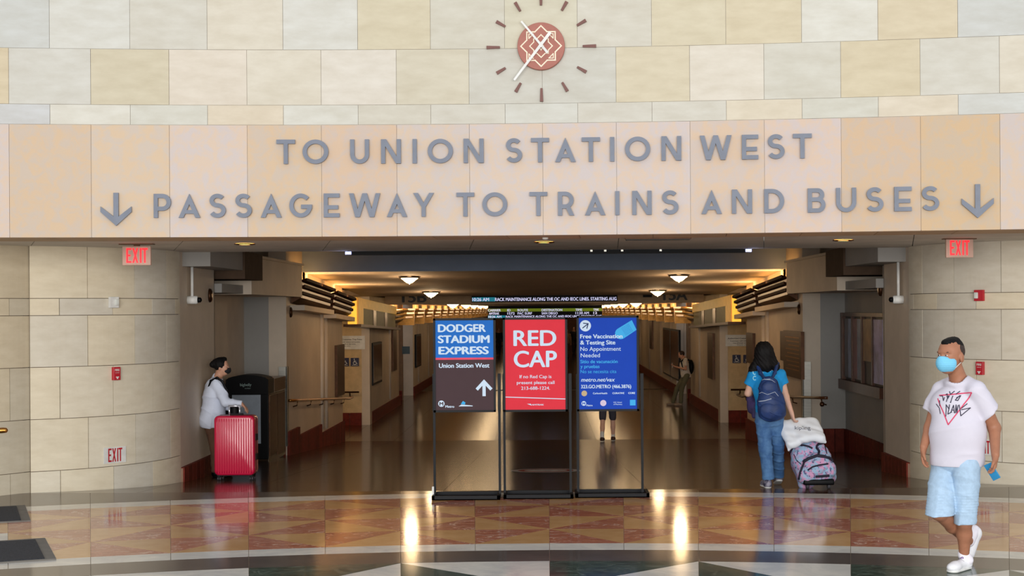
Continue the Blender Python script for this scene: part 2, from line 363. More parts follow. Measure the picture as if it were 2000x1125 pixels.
# ------------------------------------------------------------------ passage walls
def fz(y): return -.055*(y-16) if 16 < y < 32.4 else (0 if y <= 16 else -.902)
for s, w in ((-1, wl), (1, wr)):
    X = lambda a: s*a
    def bx(name, m, *bs, parent=w):
        L = []
        for (a, b, y0, y1, z0, z1) in bs: L.append((min(s*a, s*b), max(s*a, s*b), y0, y1, z0, z1))
        return obj(name, boxes(*L), m, parent)
    yn = 19.8 if s < 0 else 19.25
    bx('plaster_wall', M_plaster, (4.4, 4.62, 17.88, yn, -.4, 3.45), (4.5, 7, 19.6, 19.75, -.4, 3.6), (6.6, 6.8, 19.7, 27.3, -.4, 3.6), (4.4, 6.8, 27.05, 27.3, 2.4, 3.6))
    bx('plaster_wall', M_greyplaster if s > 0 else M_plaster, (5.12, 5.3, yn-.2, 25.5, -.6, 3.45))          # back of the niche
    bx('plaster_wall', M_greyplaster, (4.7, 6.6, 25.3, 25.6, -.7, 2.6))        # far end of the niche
    bx('niche_return', M_plaster, (4.4, 5.3, yn-.02, yn, -.4, 3.45))
    bx('plaster_wall', M_plaster, (4.4, 4.7, 25.3, 32.3, -1.0, 3.45))
    bx('plaster_wall', M_plaster, (4.4, 4.7, 37.4, 44.8, -1.0, 2.7), (4.4, 4.7, 49.6, 118, -1.0, 2.3))
    bx('facing_wall', mat('cream painted panel', (206, 178, 132), .6), (4.55, 9, 37.0, 37.2, -1.0, 2.5))
    bx('corner_post', M_plaster, (4.36, 4.56, 36.98, 37.4, -1.0, 2.5))
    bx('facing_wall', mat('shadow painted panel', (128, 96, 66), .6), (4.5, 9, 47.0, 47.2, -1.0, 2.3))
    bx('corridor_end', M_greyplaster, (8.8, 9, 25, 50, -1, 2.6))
    bx('corridor_wall', M_plaster, (4.7, 9, 32.1, 32.3, -1, 2.6), (4.7, 9, 44.8, 45, -1, 2.6), (4.7, 9, 49.6, 49.8, -1, 2.6))
    # bulkheads and ducts over the niche
    bx('bulkhead', M_plaster, (4.18, 5.2, 21.2, 25.62, 2.19, 2.72))
    bx('bulkhead_moulding', M_plaster, (4.15, 5.2, 21.2, 25.65, 2.72, 2.76))
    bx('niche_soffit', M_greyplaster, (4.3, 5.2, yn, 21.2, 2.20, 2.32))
    bx('duct_box', mat('shade brown duct', (92, 74, 60) if s < 0 else (92, 74, 60), .8, spec=.1), (4.03, 5.0, 20.0, 21.25, 2.385, 2.76))  # shade around the ducts is put into their dark brown colour
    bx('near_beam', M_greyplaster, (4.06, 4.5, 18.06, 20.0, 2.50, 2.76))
    # ribbed pilasters
    for y0 in (29.2, 29.75, 42.0, 51.5, 56, 62, 68, 75, 84):
        bm = BM(); tube(bm, [(s*4.40, y0, fz(y0)+.35), (s*4.40, y0, 1.9)], .055, 10); obj('pilaster', bm, M_plaster, w, True)
    # stepped tile base
    bs = struct('baseboard_left' if s < 0 else 'baseboard_right')
    obj('grout_bed', boxes(*[(min(s*4.37, s*4.45), max(s*4.37, s*4.45), a, b, -1.0, z-.01) for a, b, z in ((17.9, yn, .07), (25.32, 26.4, -.115), (26.4, 29.0, -.27), (29.0, 32.28, -.455))]), M_grout, bs)
    tl = [(a, b, z) for a, b, z in ((17.9, yn-.005, .07), (25.31, 26.4, -.11), (26.4, 29.0, -.265), (29.0, 32.3, -.45))]
    for a, b, z in tl:
        n = round((b-a)/.203)
        for i in range(n):
            y0 = a+(b-a)*i/n+.006; y1 = a+(b-a)*(i+1)/n-.006
            bm = boxes((min(s*4.352, s*4.40), max(s*4.352, s*4.40), y0, y1, fz(y0)-.05, z)); o = obj('tile', bm, M_base, bs); q = random.uniform(.75, 1.2); o.color = (q, q, q, 1)
    for i in range(11):                              # niche back and end
        y0 = yn+.3+(25.3-yn-.3)*i/11
        if i*.25 >= 0:
            n = 2
            for j in range(n):
                a = y0+.24*j; bm = boxes((min(s*5.08, s*5.13), max(s*5.08, s*5.13), a+.005, a+.232, -.6, -.115)); o = obj('tile', bm, M_base, bs); q = random.uniform(.7, 1.1); o.color = (q, q, q, 1)
    for i in range(4):
        a = 4.42+.17*i; o = obj('tile', boxes((min(s*a, s*(a+.16)), max(s*a, s*(a+.16)), 25.25, 25.31, -.7, -.115)), M_base, bs); q = random.uniform(.7, 1.1); o.color = (q, q, q, 1)
    for a, b in ((37.42, 44.8), (49.6, 117)):
        n = min(60, int((b-a)/.45)); bm = BM()
        for i in range(n):
            y0 = a+(b-a)*i/n; box(bm, min(s*4.35, s*4.41), max(s*4.35, s*4.41), y0+.006, a+(b-a)*(i+1)/n-.006, -.95, -.62)
        o = obj('tile_run', bm, M_base, bs); o['kind'] = 'stuff'; o.color = (1, 1, 1, 1)
    for y0, x0 in ((36.96, 4.57), (46.96, 4.52)):
        for i in range(8):
            a = x0+.3*i; o = obj('tile', boxes((min(s*a, s*(a+.29)), max(s*a, s*(a+.29)), y0, y0+.05, -.95, -.60)), M_base, bs); o.color = (1, .9, .9, 1)
wb = struct('wall_back'); obj('end_wall', boxes((-5, 5, 118, 118.3, -1, 2.4)), mat('far hall plaster', (170, 130, 100), .7), wb)
# ------------------------------------------------------------------ floor
fl = struct('floor')
obj('floor_bed', boxes((-14, 14, -6, 16.0, -.2, -.006)), mat('mortar bed', (150, 138, 120), .4), fl)
def P2(r, a): return (r*math.sin(a), r*math.cos(a))
A0, DA = .0024, .05
rad = [15.82, 15.45, 14.75, 13.98, 13.18, 12.37, 12.03, 11.50, 10.40]
def piece(name, pts, m, g=.0025, z=0.0, col=None):
    bm = BM(); prism(bm, shrink(pts, g), -.02, z); o = obj(name, bm, m, fl)
    if col: o.color = (*col, 1)
    return o
for k in range(-9, 9):
    a, b = A0+k*DA, A0+(k+1)*DA
    piece('marble_strip', [P2(rad[1], a), P2(rad[1], b), P2(rad[0], b), P2(rad[0], a)], M_whitem)
    piece('marble_strip', [P2(rad[6], a), P2(rad[6], b), P2(rad[5], b), P2(rad[5], a)], M_whitem)
    for r in range(4):
        ro, ri = rad[r+1], rad[r+2]; TL, TR, BL, BR = P2(ro, a), P2(ro, b), P2(ri, a), P2(ri, b)
        if k < -7 and r > 1: piece('marble_tile', [BL, BR, TR, TL], M_whitem); continue
        even = k % 2 == 0                             # red corner of each tile, alternating from sector to sector
        corner = ('LL' if even else 'UL') if r in (1, 3) else ('LR' if even else 'UR')
        tri = {'LL': ([BL, BR, TL], [TL, BR, TR]), 'UL': ([TL, BL, TR], [BL, BR, TR]), 'LR': ([BL, BR, TR], [BL, TR, TL]), 'UR': ([TL, BR, TR], [BL, BR, TL])}[corner]
        q = random.uniform(.9, 1.1)
        piece('red_marble_tile', tri[0], M_red); piece('tan_marble_tile', tri[1], M_tan, col=(q, q*.99, q*.96))
for k in range(-10, 10, 2):
    a, m_, b = A0+k*DA, A0+(k+1)*DA, A0+(k+2)*DA
    piece('dark_strip', [P2(rad[7], a), P2(rad[7], m_), P2(rad[7], b), P2(rad[6], b), P2(rad[6], m_), P2(rad[6], a)], M_slate)
    TL, TM, TR, BL, BR = P2(rad[7], a), P2(rad[7], m_), P2(rad[7], b), P2(rad[8], a), P2(rad[8], b)
    if (k//2) % 2 == 0: piece('green_marble_tile', [TL, TM, TR, BL], M_green); piece('white_marble_tile', [TR, BL, BR], M_whitem)
    else: piece('white_marble_tile', [TL, TM, TR, BR], M_whitem); piece('green_marble_tile', [TL, BL, BR], M_green)
bm = BM(); prism(bm, [P2(10.39, -.6+.05*i) for i in range(25)]+[P2(4, .6), P2(4, -.6)], -.02, 0); obj('inner_paving', bm, M_slate, fl)
# dark outer ring up to the ramp
for k in range(-9, 9):
    a, b = A0+k*DA, A0+(k+1)*DA
    pa, pb = P2(rad[0], a), P2(rad[0], b)
    if k % 2: continue
    c = A0+(k+2)*DA; pc = P2(rad[0], c)
    piece('dark_slab', [pa, pb, pc, (pc[0]*1.0*16/pc[1], 16.0), (pa[0]*16/pa[1], 16.0)], M_walk, col=(.9, .95, 1.05))
# ramp and level passage paving
def slab(x0, x1, y0, y1, q, name='dark_slab'):
    g = .002; bm = BM(); hexa(bm, [(x0+g, y0+g, fz(y0)-.05), (x1-g, y0+g, fz(y0)-.05), (x1-g, y1-g, fz(y1)-.05), (x0+g, y1-g, fz(y1)-.05), (x0+g, y0+g, fz(y0)), (x1-g, y0+g, fz(y0)), (x1-g, y1-g, fz(y1)), (x0+g, y1-g, fz(y1))])
    o = obj(name, bm, M_walk, fl); o.color = (q, q*.97, q*.93, 1)
y = 16.0
random.seed(9)
while y < 52:
    st = 1.64 if y < 32.3 else 1.7
    q0 = random.uniform(.82, 1.15)
    for xa_, xb_ in ((-4.4, -3.3), (-3.3, -1.1), (-1.1, 1.1), (1.1, 3.3), (3.3, 4.4)):
        slab(xa_, xb_, y, min(y+st, 52), q0*random.uniform(.95, 1.05))
    for sx in (-1, 1):
        for a, b in ((4.4, 6.8), (6.8, 9.0)):
            if (y > 31 or a < 5): slab(min(sx*a, sx*b), max(sx*a, sx*b), y, min(y+st, 52), q0*.95)
    y += st
bm = BM()
while y < 118:
    for i in range(-2, 2): box(bm, i*2.2+.003+1.1, i*2.2+2.197+1.1, y+.003, y+2.4, -.95, -.902)
    y += 2.403
o = obj('far_paving', bm, M_walk, fl); o['kind'] = 'stuff'; o.color = (1, .97, .93, 1)
bm = BM(); hexa(bm, [(-9, 15.9, -.3), (9, 15.9, -.3), (9, 33, -1.2), (-9, 33, -1.2), (-9, 15.9, -.03), (9, 15.9, -.03), (9, 33, -.95), (-9, 33, -.95)]); obj('ramp_bed', bm, M_dkjoint, fl)
obj('passage_bed', boxes((-9, 9, 33, 118, -1.1, -.91)), M_dkjoint, fl)
# ------------------------------------------------------------------ lettering on the wall
ROW1 = [('T', 543, 579), ('O', 594, 644), ('U', 686.7, 723.5), ('N', 747, 785.5), ('I', 808, 817), ('O', 838, 887), ('N', 908, 947), ('S', 990, 1022), ('T', 1039.6, 1074.6), ('A', 1086.5, 1126.7), ('T', 1138.6, 1174), ('I', 1193.4, 1202.2), ('O', 1223, 1272), ('N', 1294, 1332.5), ('W', 1369, 1430.6), ('E', 1451, 1482.7), ('S', 1501, 1534), ('T', 1551, 1587)]
W1 = 'TO UNION STATION WEST'
ROW2 = [('!', 199.5, 258.6), ('P', 303, 336), ('A', 351.6, 393), ('S', 411, 443), ('S', 461.4, 493.8), ('A', 511.5, 552), ('G', 567.6, 611.4), ('E', 634.5, 665), ('W', 684, 744.6), ('A', 757.5, 797), ('Y', 809, 849.4), ('T', 893.5, 928), ('O', 944, 992.5), ('T', 1036, 1070.5), ('R', 1091.5, 1123), ('A', 1144, 1184), ('I', 1203, 1211.4), ('N', 1236.4, 1274), ('S', 1294, 1326.4), ('A', 1371.4, 1411), ('N', 1431, 1470), ('D', 1494, 1532.5), ('B', 1579, 1613), ('U', 1634.5, 1673), ('S', 1693, 1726), ('E', 1748, 1781), ('S', 1801, 1834.6), ('!', 1880, 1940.5)]
W2 = '! PASSAGEWAY TO TRAINS AND BUSES !'
ORD = ['first', 'second', 'third', 'fourth', 'fifth', 'sixth', 'seventh', 'eighth', 'ninth', 'tenth']
def lettering(row, words, zt, zb, line):
    seq = []
    for wi, wd in enumerate(words.split()):
        for i, ch in enumerate(wd): seq.append((wd, i, wi))
    for (ch, a, b), (wd, i, wi) in zip(row, seq):
        pc = (a+b)/2; X = hit_px(pc); p, t, n = wall_frame(X); D = p.y
        wdt = (b-a)*D/F; z1, z0 = zt, zb
        if ch == '!': z1 = zt+.01; z0 = zb-.075
        hgt = z1-z0; bm = BM(); base = p+n*.012
        for qi, q in enumerate(letter_quads(ch, wdt/hgt, .172 if ch != '!' else .155)):
            e = qi*1.2e-4
            P = [base+t*((x*hgt)-wdt/2)+Vector((0, 0, z0+yy*hgt)) for x, yy in q]
            hexa(bm, P+[v+n*(.026+e) for v in P])
        if ch == '!': lab = 'raised grey metal down arrow at the %s end of the lower lettering' % ('left' if wi == 0 else 'right'); nm = 'wall_arrow'
        else:
            nm = 'wall_letter'; pos = ORD[i]+' letter' if len(wd) > 1 else 'letter'
            lab = 'raised grey metal letter %s, %s of %s in the %s line' % (ch, pos, wd, line)
        o = obj(nm, bm, M_letter); tag(o, lab, 'arrow' if ch == '!' else 'letter', 'raised metal lettering on the stone wall')
lettering(ROW1, W1, 3.591, 3.358, 'upper')
lettering(ROW2, W2, 3.074, 2.845, 'lower')
# ------------------------------------------------------------------ wall clock
def clock():
    X = hit_px(1060.6); p, t, n = wall_frame(X); c = p+Vector((0, 0, wz(92))); s = p.y/F
    T = thing('wall_clock', 'round terracotta wall clock with star emblem and white hands above the lettering', 'clock', tuple(c))
    M = plane_M(c+n*.0, t, Vector((0, 0, 1)), n)
    def disc3(name, r, d0, d1, m):
        bm = BM(); N_ = 64; A = [bm.verts.new(M @ Vector((r*math.cos(2*PI*k/N_), r*math.sin(2*PI*k/N_), d0))) for k in range(N_)]; B = [bm.verts.new(M @ Vector((r*math.cos(2*PI*k/N_), r*math.sin(2*PI*k/N_), d1))) for k in range(N_)]
        C = [bm.verts.new(M @ Vector((r*.985*math.cos(2*PI*k/N_), r*.985*math.sin(2*PI*k/N_), d1+.004))) for k in range(N_)]
        bm.faces.new(C); bm.faces.new(A[::-1])
        for k in range(N_): j = (k+1) % N_; bm.faces.new((A[k], A[j], B[j], B[k])); bm.faces.new((B[k], B[j], C[j], C[k]))
        return obj(name, bm, m, T)
    disc3('face', 46.2*s, .012, .055, M_terra)
    mw = mat('cream inlay', (240, 226, 200), .5)
    bm = BM(); u = 39.5*s
    def star(r, q): # eight pointed star made of a square and a diamond
        out = []
        for k in range(8):
            a = k*PI/4; R_ = r if k % 2 == 0 else r*q[0]; out.append((R_*math.cos(a), R_*math.sin(a)))
            a2 = a+PI/8; out.append((r*q[1]*math.cos(a2), r*q[1]*math.sin(a2)))
        return out
    sq = .74; k8 = []
    # outer: diamond tip at r, square corners at (sq*r, sq*r)
    def outline(r, b):
        # tip, notch, corner, notch ... notch lies where the diamond side meets the square side
        m_ = r-b; pts = []
        for (cx_, cy_) in ((1, 0), (0, 1), (-1, 0), (0, -1)):
            pts.append((cx_*r, cy_*r))
            nx, ny = (-cy_, cx_)
            pts.append((cx_*b+nx*m_, cy_*b+ny*m_)); pts.append((cx_*b+nx*b, cy_*b+ny*b)); pts.append((cx_*m_+nx*b, cy_*m_+ny*b))
        return pts
    line2(bm, M, outline(u, u*.70), 2.4*s, .0605, True); line2(bm, M, outline(u*.56, u*.36), 2.0*s, .0605, True)
    line2(bm, M, [(0, -u*.2), (-u*.12, 0), (0, u*.2), (u*.12, 0)], 1.8*s, .0605, True)
    for a in (1, -1):
        for b in (1, -1): line2(bm, M, [(a*u*.6, b*u*.6), (a*u*.6, b*u*.38), (a*u*.38, b*u*.6)], 1.8*s, .0605, True)
    obj('star_inlay', bm, mw, T)
    def hand(name, x0, y0, x1, y1, w0, w1, d):
        a = Vector((x0*s, -y0*s)); b = Vector((x1*s, -y1*s)); e = (b-a).normalized(); q = Vector((-e.y, e.x)); bm = BM()
        P = [a-q*w0*s/2, b-q*w1*s/2, b+q*w1*s/2, a+q*w0*s/2]
        hexa(bm, [M @ Vector((*v, d)) for v in P]+[M @ Vector((*v, d+.008)) for v in P]); obj(name, bm, M_white, T)
    hand('hour_hand', 13, 14, -38, -48, 5, 3.4, .075); hand('minute_hand', 18.5, -25.5, -52.5, 66.5, 6, 4, .088)
    bm = BM()
    for a in (0,): 
        N_ = 20; A = [bm.verts.new(M @ Vector((3.6*s*math.cos(2*PI*k/N_), 3.6*s*math.sin(2*PI*k/N_), .05))) for k in range(N_)]; B = [bm.verts.new(M @ Vector((3.6*s*math.cos(2*PI*k/N_), 3.6*s*math.sin(2*PI*k/N_), .1))) for k in range(N_)]
        bm.faces.new(B)
        for k in range(N_): bm.faces.new((A[k], A[(k+1) % N_], B[(k+1) % N_], B[k]))
    obj('spindle', bm, M_white, T)
    for k in range(12):
        a = k*PI/6; r0, r1 = 81*s, (107*s if k % 3 == 0 else 101*s); w0, w1 = 4.2*s, 6.4*s; bm = BM()
        d = Vector((math.sin(a), math.cos(a))); q = Vector((d.y, -d.x)); P = [d*r0-q*w0/2, d*r1-q*w1/2, d*r1+q*w1/2, d*r0+q*w0/2]
        hexa(bm, [M @ Vector((*v, .004)) for v in P]+[M @ Vector((*(v*.998), .03)) for v in P]); obj('hour_marker', bm, M_terrad, T)
clock()
# ------------------------------------------------------------------ sign stands
def sign_stand(x0, x1, ytop, ybot, px0, px1, tray, D, label, paint, rz=0, col_frame=(20, 20, 26)):
    s = D/F; cxp = (x0+x1)/2; o = U(cxp, 604, D); T = thing('sign_stand', label, 'sign', (o.x, D, 0), 'sign stands at the passage mouth', rz)
    Z = lambda py: H-(py-604)*s-ROLL*(cxp-CX)*s
    X = lambda px: (px-cxp)*s
    R = Matrix.Translation((o.x, D, 0)) @ Matrix.Rotation(rz, 4, 'Z')
    def part(name, bm, m): bmesh.ops.transform(bm, matrix=R, verts=bm.verts); return obj(name, bm, m, T)
    zt, zb = Z(ytop), Z(ybot); xa, xb = X(x0), X(x1)
    fw = .022
    bm = boxes((xa, xb, -.018, .018, zt-fw, zt), (xa, xb, -.018, .018, zb, zb+fw), (xa, xa+fw, -.018, .018, zb, zt), (xb-fw, xb, -.018, .018, zb, zt)); part('frame', bm, M_black)
    bm = boxes((xa+.01, xb-.01, -.008, .012, zb+.01, zt-.01)); part('backing_board', bm, M_blackp)
    Mp = R @ plane_M((0, -.0095, 0), (1, 0, 0), (0, 0, 1), (0, -1, 0)); inner = (xa+fw, xb-fw, zb+fw, zt-fw)
    zmid = Z(730)
    for px in (px0, px1):
        x = X(px); part('post', boxes((x-.0125, x+.0125, .019, .044, .03, zb+.02), (x-.016, x+.016, .014, .047, zb, zmid)), M_black)
    t0, t1 = X(tray[0]), X(tray[1])
    y0, y1, h = -.17, .22, .045
    if px0 < 900: part('white_tag', boxes((t0-.006, t0+.014, -.03, -.005, .045, .125)), M_white)
    bm = boxes((t0, t1, y0, y1, .004, .012), (t0, t1, y0, y0+.03, .004, h), (t0, t1, y1-.03, y1, .004, h), (t0, t0+.03, y0, y1, .004, h), (t1-.03, t1, y0, y1, .004, h)); part('base_tray', bm, M_black)
    paint(T, Mp, inner, X, Z, s)
    return T
def pr(name, T, m, fn):
    bm = BM(); fn(bm); o = obj(name, bm, m, T); return o
E = .10
C_blue = mat('print blue', (40, 112, 200), .65, spec=.1, var=.02); C_brn = mat('print brown', (76, 60, 64), .65, spec=.1, var=.02); C_pink = mat('print pink', (226, 84, 110), .65, spec=.1)
C_ice = mat('print ice white', (206, 228, 248), .65, spec=.1, var=.01); C_red = mat('print red', (222, 58, 72), .65, spec=.1, var=.02); C_navy = mat('print royal blue', (30, 72, 184), .65, spec=.1, var=.02)
C_cyan = mat('print cyan', (70, 178, 240), .65, spec=.1, var=.01); C_nvy = mat('print navy', (36, 52, 92), .65, spec=.1); C_gold = mat('print tan', (196, 176, 140), .65, spec=.1); C_lil = mat('print lilac', (214, 200, 224), .65, spec=.1)
def line_obj(T, M, X, Z, s, m):
    def tx(bm, t, a, c, base, cap, bold=0, shear=0, d=.0012):
        b2 = BM(); put_text(b2, t, X(a), X(c), Z(base), cap*s, M, bold, shear, d); return obj('lettering', b2, m, T)
    return tx
def s1(T, M, b, X, Z, s):
    tx = line_obj(T, M, X, Z, s, C_ice)
    pr('blue_print', T, C_blue, lambda bm: rect(bm, M, b[0], b[1], Z(698.5), b[3], .0004))
    pr('brown_print', T, C_brn, lambda bm: rect(bm, M, b[0], b[1], b[2], Z(702.5), .0004))
    pr('pink_line', T, C_pink, lambda bm: rect(bm, M, b[0], b[1], Z(702.5), Z(698.5), .0006))
    def f(bm):
        for t, a, c, y in (('DODGER', 856, 948, 648), ('STADIUM', 856, 955, 669.5), ('EXPRESS', 857, 953, 691.5)): tx(bm, t, a, c, y, 15.2, .045)
        tx(bm, 'Union Station West', 857, 955, 718, 9, .03)
        line2(bm, M, [(X(944.5), Z(771)), (X(944.5), Z(747))], 6.4*s, .0012); line2(bm, M, [(X(932), Z(759)), (X(944.5), Z(745.5)), (X(957), Z(759))], 6*s, .0013)
        disc(bm, M, X(861), Z(788), 6.2*s, .0012)
        tx(bm, 'Metro', 869, 886, 796, 5, .03)
        poly(bm, M, [(X(895), Z(793)), (X(900), Z(790)), (X(922), Z(792)), (X(922), Z(793.5)), (X(895), Z(793.5))], .0012)
    pr('emblem_print', T, C_ice, f)
    pr('badge_letter', T, C_brn, lambda bm: put_text(bm, 'M', X(857.5), X(864.5), Z(791.5), 7*s, M, .04, 0, .002))
    pr('bird_emblem', T, C_cyan, lambda bm: poly(bm, M, [(X(899), Z(789)), (X(903), Z(783)), (X(908), Z(786)), (X(907), Z(790))], .0012))
def s2(T, M, b, X, Z, s):
    tx = line_obj(T, M, X, Z, s, C_ice)
    pr('red_print', T, C_red, lambda bm: rect(bm, M, *b, .0004))
    def f(bm):
        tx(bm, 'RED', 1003.5, 1085, 675, 31.5, .025); tx(bm, 'CAP', 1004, 1086, 716.5, 33, .025)
        tx(bm, 'If no Red Cap is', 1014, 1076, 738.5, 6.6, .012); tx(bm, 'present please call', 1008.5, 1082, 750, 6.6, .012); tx(bm, '213-688-1224.', 1017, 1073, 761, 6.6, .012)
        line2(bm, M, [(b[0], Z(775)), (b[1], Z(779.5))], 1.6*s, .0012)
        tx(bm, 'AMTRAK', 1037, 1061, 791.8, 3, .03, .2); poly(bm, M, [(X(1028), Z(788.5)), (X(1036), Z(788.5)), (X(1037), Z(791.8)), (X(1033), Z(790.5))], .0012)
    pr('emblem_print', T, C_ice, f)
def s3(T, M, b, X, Z, s):
    tx = line_obj(T, M, X, Z, s, C_ice)
    pr('blue_print', T, C_navy, lambda bm: rect(bm, M, *b, .0004))
    e = Vector((.83, .5)); q = Vector((-e.y, e.x)); ce = Vector((X(1222), Z(645.5))); L, W = 12*s, 11.5*s
    def band(bm):
        pts = [ce+e*L*1.75-q*W, ce+e*L*1.75+q*W]+[ce-e*L+q*W*math.cos(a)-e*W*math.sin(a) for a in [PI*i/12 for i in range(13)]]
        x1 = b[1]; pts2 = [(min(v.x, x1), v.y) for v in pts]; poly(bm, M, pts2, .0008)
    pr('bandage_print', T, C_cyan, band)
    def dots(bm):
        for i in range(-3, 4):
            for j in range(-3, 4):
                c = ce+e*(i*2.6*s)+q*(j*2.6*s)+e*3*s; disc(bm, M, c.x, c.y, .62*s, .0012, 6)
    pr('bandage_dots', T, C_navy, dots)
    def f(bm):
        disc(bm, M, X(1143), Z(636), 11*s, .0012)
        tx(bm, 'Free Vaccination', 1133, 1215, 660.5, 8.2, .03); tx(bm, '& Testing Site', 1133, 1201, 672.5, 8.2, .03); tx(bm, 'No Appointment', 1133, 1212, 685, 8.2, .005); tx(bm, 'Needed', 1133.5, 1171, 697.5, 8.2, .005)
        tx(bm, 'metro.net/vax', 1134, 1200, 745, 8, .015, .25); tx(bm, '323.GO.METRO (466.3876)', 1134, 1231.5, 758, 7, .03)
        disc(bm, M, X(1139), Z(787.5), 4.6*s, .0012, 16); tx(bm, 'Metro', 1144, 1156, 793, 3.6, .03)
        tx(bm, 'CarbonHealth', 1157, 1185, 769.5, 3.4, .03); tx(bm, 'CURATIVE', 1195, 1218, 769.5, 3.4, .04); tx(bm, 'CORE', 1226, 1239, 769.5, 3.6, .05)
        tx(bm, 'USC School', 1197, 1213, 787, 2.6, .01); tx(bm, 'of Pharmacy', 1197, 1214, 790.8, 2.6, .01)
    pr('emblem_print', T, C_ice, f)
    pr('round_arrow', T, C_nvy, lambda bm: (line2(bm, M, [(X(1138), Z(640)), (X(1148), Z(632.5))], 1.8*s, .002), line2(bm, M, [(X(1139.5), Z(631)), (X(1148.5), Z(632)), (X(1146), Z(641))], 1.8*s, .0022)))
    tx = line_obj(T, M, X, Z, s, C_cyan)
    def g(bm):
        tx(bm, 'Sitio de vacunación', 1133, 1205.5, 709, 6.8, .02); tx(bm, 'y pruebas', 1133, 1170, 718.5, 6.8, .02); tx(bm, 'No se necesita cita', 1133, 1203, 728.5, 6.8, .0)
        rect(bm, M, X(1229), X(1240), Z(792), Z(781), .0012)
    pr('square_emblem', T, C_cyan, g)
    pr('round_seals', T, C_gold, lambda bm: disc(bm, M, X(1140), Z(768), 5.6*s, .0012, 16)); pr('lilac_seal', T, C_lil, lambda bm: disc(bm, M, X(1177), Z(787), 6*s, .0012, 16))
    pr('badge_letter', T, C_navy, lambda bm: put_text(bm, 'M', X(1136.5), X(1141.5), Z(790), 5*s, M, .04, 0, .002))
sign_stand(846, 967.5, 621.5, 805, 846.5, 974, (843, 975), 15.36, 'black stand with a blue and brown poster reading Dodger Stadium Express', s1)
sign_stand(982, 1107.5, 620, 804, 983.5, 1112.5, (982, 1117), 15.42, 'black stand with a red poster reading Red Cap, middle one', s2)
sign_stand(1126, 1247, 616.5, 803, 1127, 1253, (1121, 1264), 15.48, 'black stand with a royal blue poster about free vaccination and testing', s3)
# ------------------------------------------------------------------ exit signs under the soffit
M_exitred = mat('lit red letters', (255, 20, 36), .4, emit=1.1, var=.01); M_exitface = mat('sign face plastic', (196, 156, 138), .4, emit=.04)
M_decalred = mat('decal red', (186, 30, 44), .5); M_alarm = mat('alarm red enamel', (190, 32, 48), .35, var=.03)
def exit_quads(bm, x0, x1, z0, z1, M, d):           # narrow capitals E X I T
    wd = (x1-x0); h = z1-z0; t = wd*.085; c = [(0, .25), (.28, .58), (.62, .70), (.74, 1)]
    g = lambda a: x0+wd*a
    a, b = g(0), g(.24); rect(bm, M, a, a+t, z0, z1, d)
    for z in (z0, z0+h*.44, z1-h*.13): rect(bm, M, a, b if z != z0+h*.44 else b-wd*.04, z, z+h*.13, d+1e-4)
    a, b = g(.28), g(.56)
    poly(bm, M, [(a, z0), (a+t, z0), (b, z1), (b-t, z1)], d); poly(bm, M, [(b-t, z0), (b, z0), (a+t, z1), (a, z1)], d+1e-4)
    a = g(.63); rect(bm, M, a, a+t, z0, z1, d)
    a, b = g(.73), g(1); rect(bm, M, a, b, z1-h*.13, z1, d); rect(bm, M, (a+b)/2-t/2, (a+b)/2+t/2, z0, z1, d+1e-4)
def exit_sign(px, pw, py0, py1, side):
    D = 15.75; c = U(px, (py0+py1)/2, D); wd = pw*D/F; hg = (py1-py0)*D/F
    T = thing('exit_sign', 'lit red and pale exit sign hanging under the %s end of the soffit' % side, 'exit sign', (c.x, c.y, c.z-hg/2), 'hanging exit signs')
    obj('housing', bevel(boxes((c.x-wd/2, c.x+wd/2, D-.02, D+.02, c.z-hg/2, c.z+hg/2)), .004), M_exitface, T)
    obj('ceiling_plate', boxes((c.x-wd*.6, c.x+wd*.6, D-.05, D+.05, zD+.001, zD+.013), (c.x-.03, c.x+.03, D-.02, D+.02, c.z+hg/2, zD+.01)), M_brassd, T)
    M = plane_M((c.x, D-.0215, c.z), (1, 0, 0), (0, 0, 1), (0, -1, 0)); bm = BM(); exit_quads(bm, -wd*.36 if side == 'left' else -wd*.36, wd*.40 if side == 'left' else wd*.36, -hg*.38, hg*.40, M, 0)
    bm2 = obj('letters', bm, M_exitred, T)
exit_sign(267.5, 55, 481, 518, 'left'); exit_sign(1873.5, 53, 466, 503, 'right')
def pier_point(px, py, side):
    C1 = Vector((-6.355 if side == 'l' else 6.355, 17.9)); R = 1.96
    k = (px-CX)/F; d = Vector((k, 1)); A = d.dot(d); B = -2*d.dot(C1); Q = C1.dot(C1)-R*R
    t = (-B-math.sqrt(max(0, B*B-4*A*Q)))/(2*A); p = d*t; n = (p-C1)/R; w_ = U(px, py, t)
    q = Vector((p.x, p.y, w_.z)); N_ = Vector((n.x, n.y, 0)); tx_ = Vector((-n.y, n.x, 0))
    if tx_.x < 0: tx_ = -tx_
    return q, tx_, N_
def exit_decal(px0, px1, py0, py1, side, label):
    c, t, n = pier_point((px0+px1)/2, (py0+py1)/2, side); hg = (py1-py0)*c.y/F; wd = .29
    M = plane_M(c+n*.004, t, Vector((0, 0, 1)), n); T = thing('exit_decal', label, 'decal', tuple(c), 'low exit decals on the piers')
    bm = BM(); hexa(bm, [M @ Vector(p) for p in ((-wd/2, -hg/2, -.003), (wd/2, -hg/2, -.003), (wd/2, -hg/2, .004), (-wd/2, -hg/2, .004), (-wd/2, hg/2, -.003), (wd/2, hg/2, -.003), (wd/2, hg/2, .004), (-wd/2, hg/2, .004))]); obj('plate', bm, M_white, T)
    bm = BM(); exit_quads(bm, -wd*.31, wd*.33, -hg*.42, hg*.43, M, .0055); obj('letters', bm, M_decalred, T)
exit_decal(197, 247, 873, 904, 'l', 'white decal with red exit letters low on the left stone pier')
exit_decal(1893, 1943, 858, 888, 'r', 'white decal with red exit letters low on the pier behind the man')
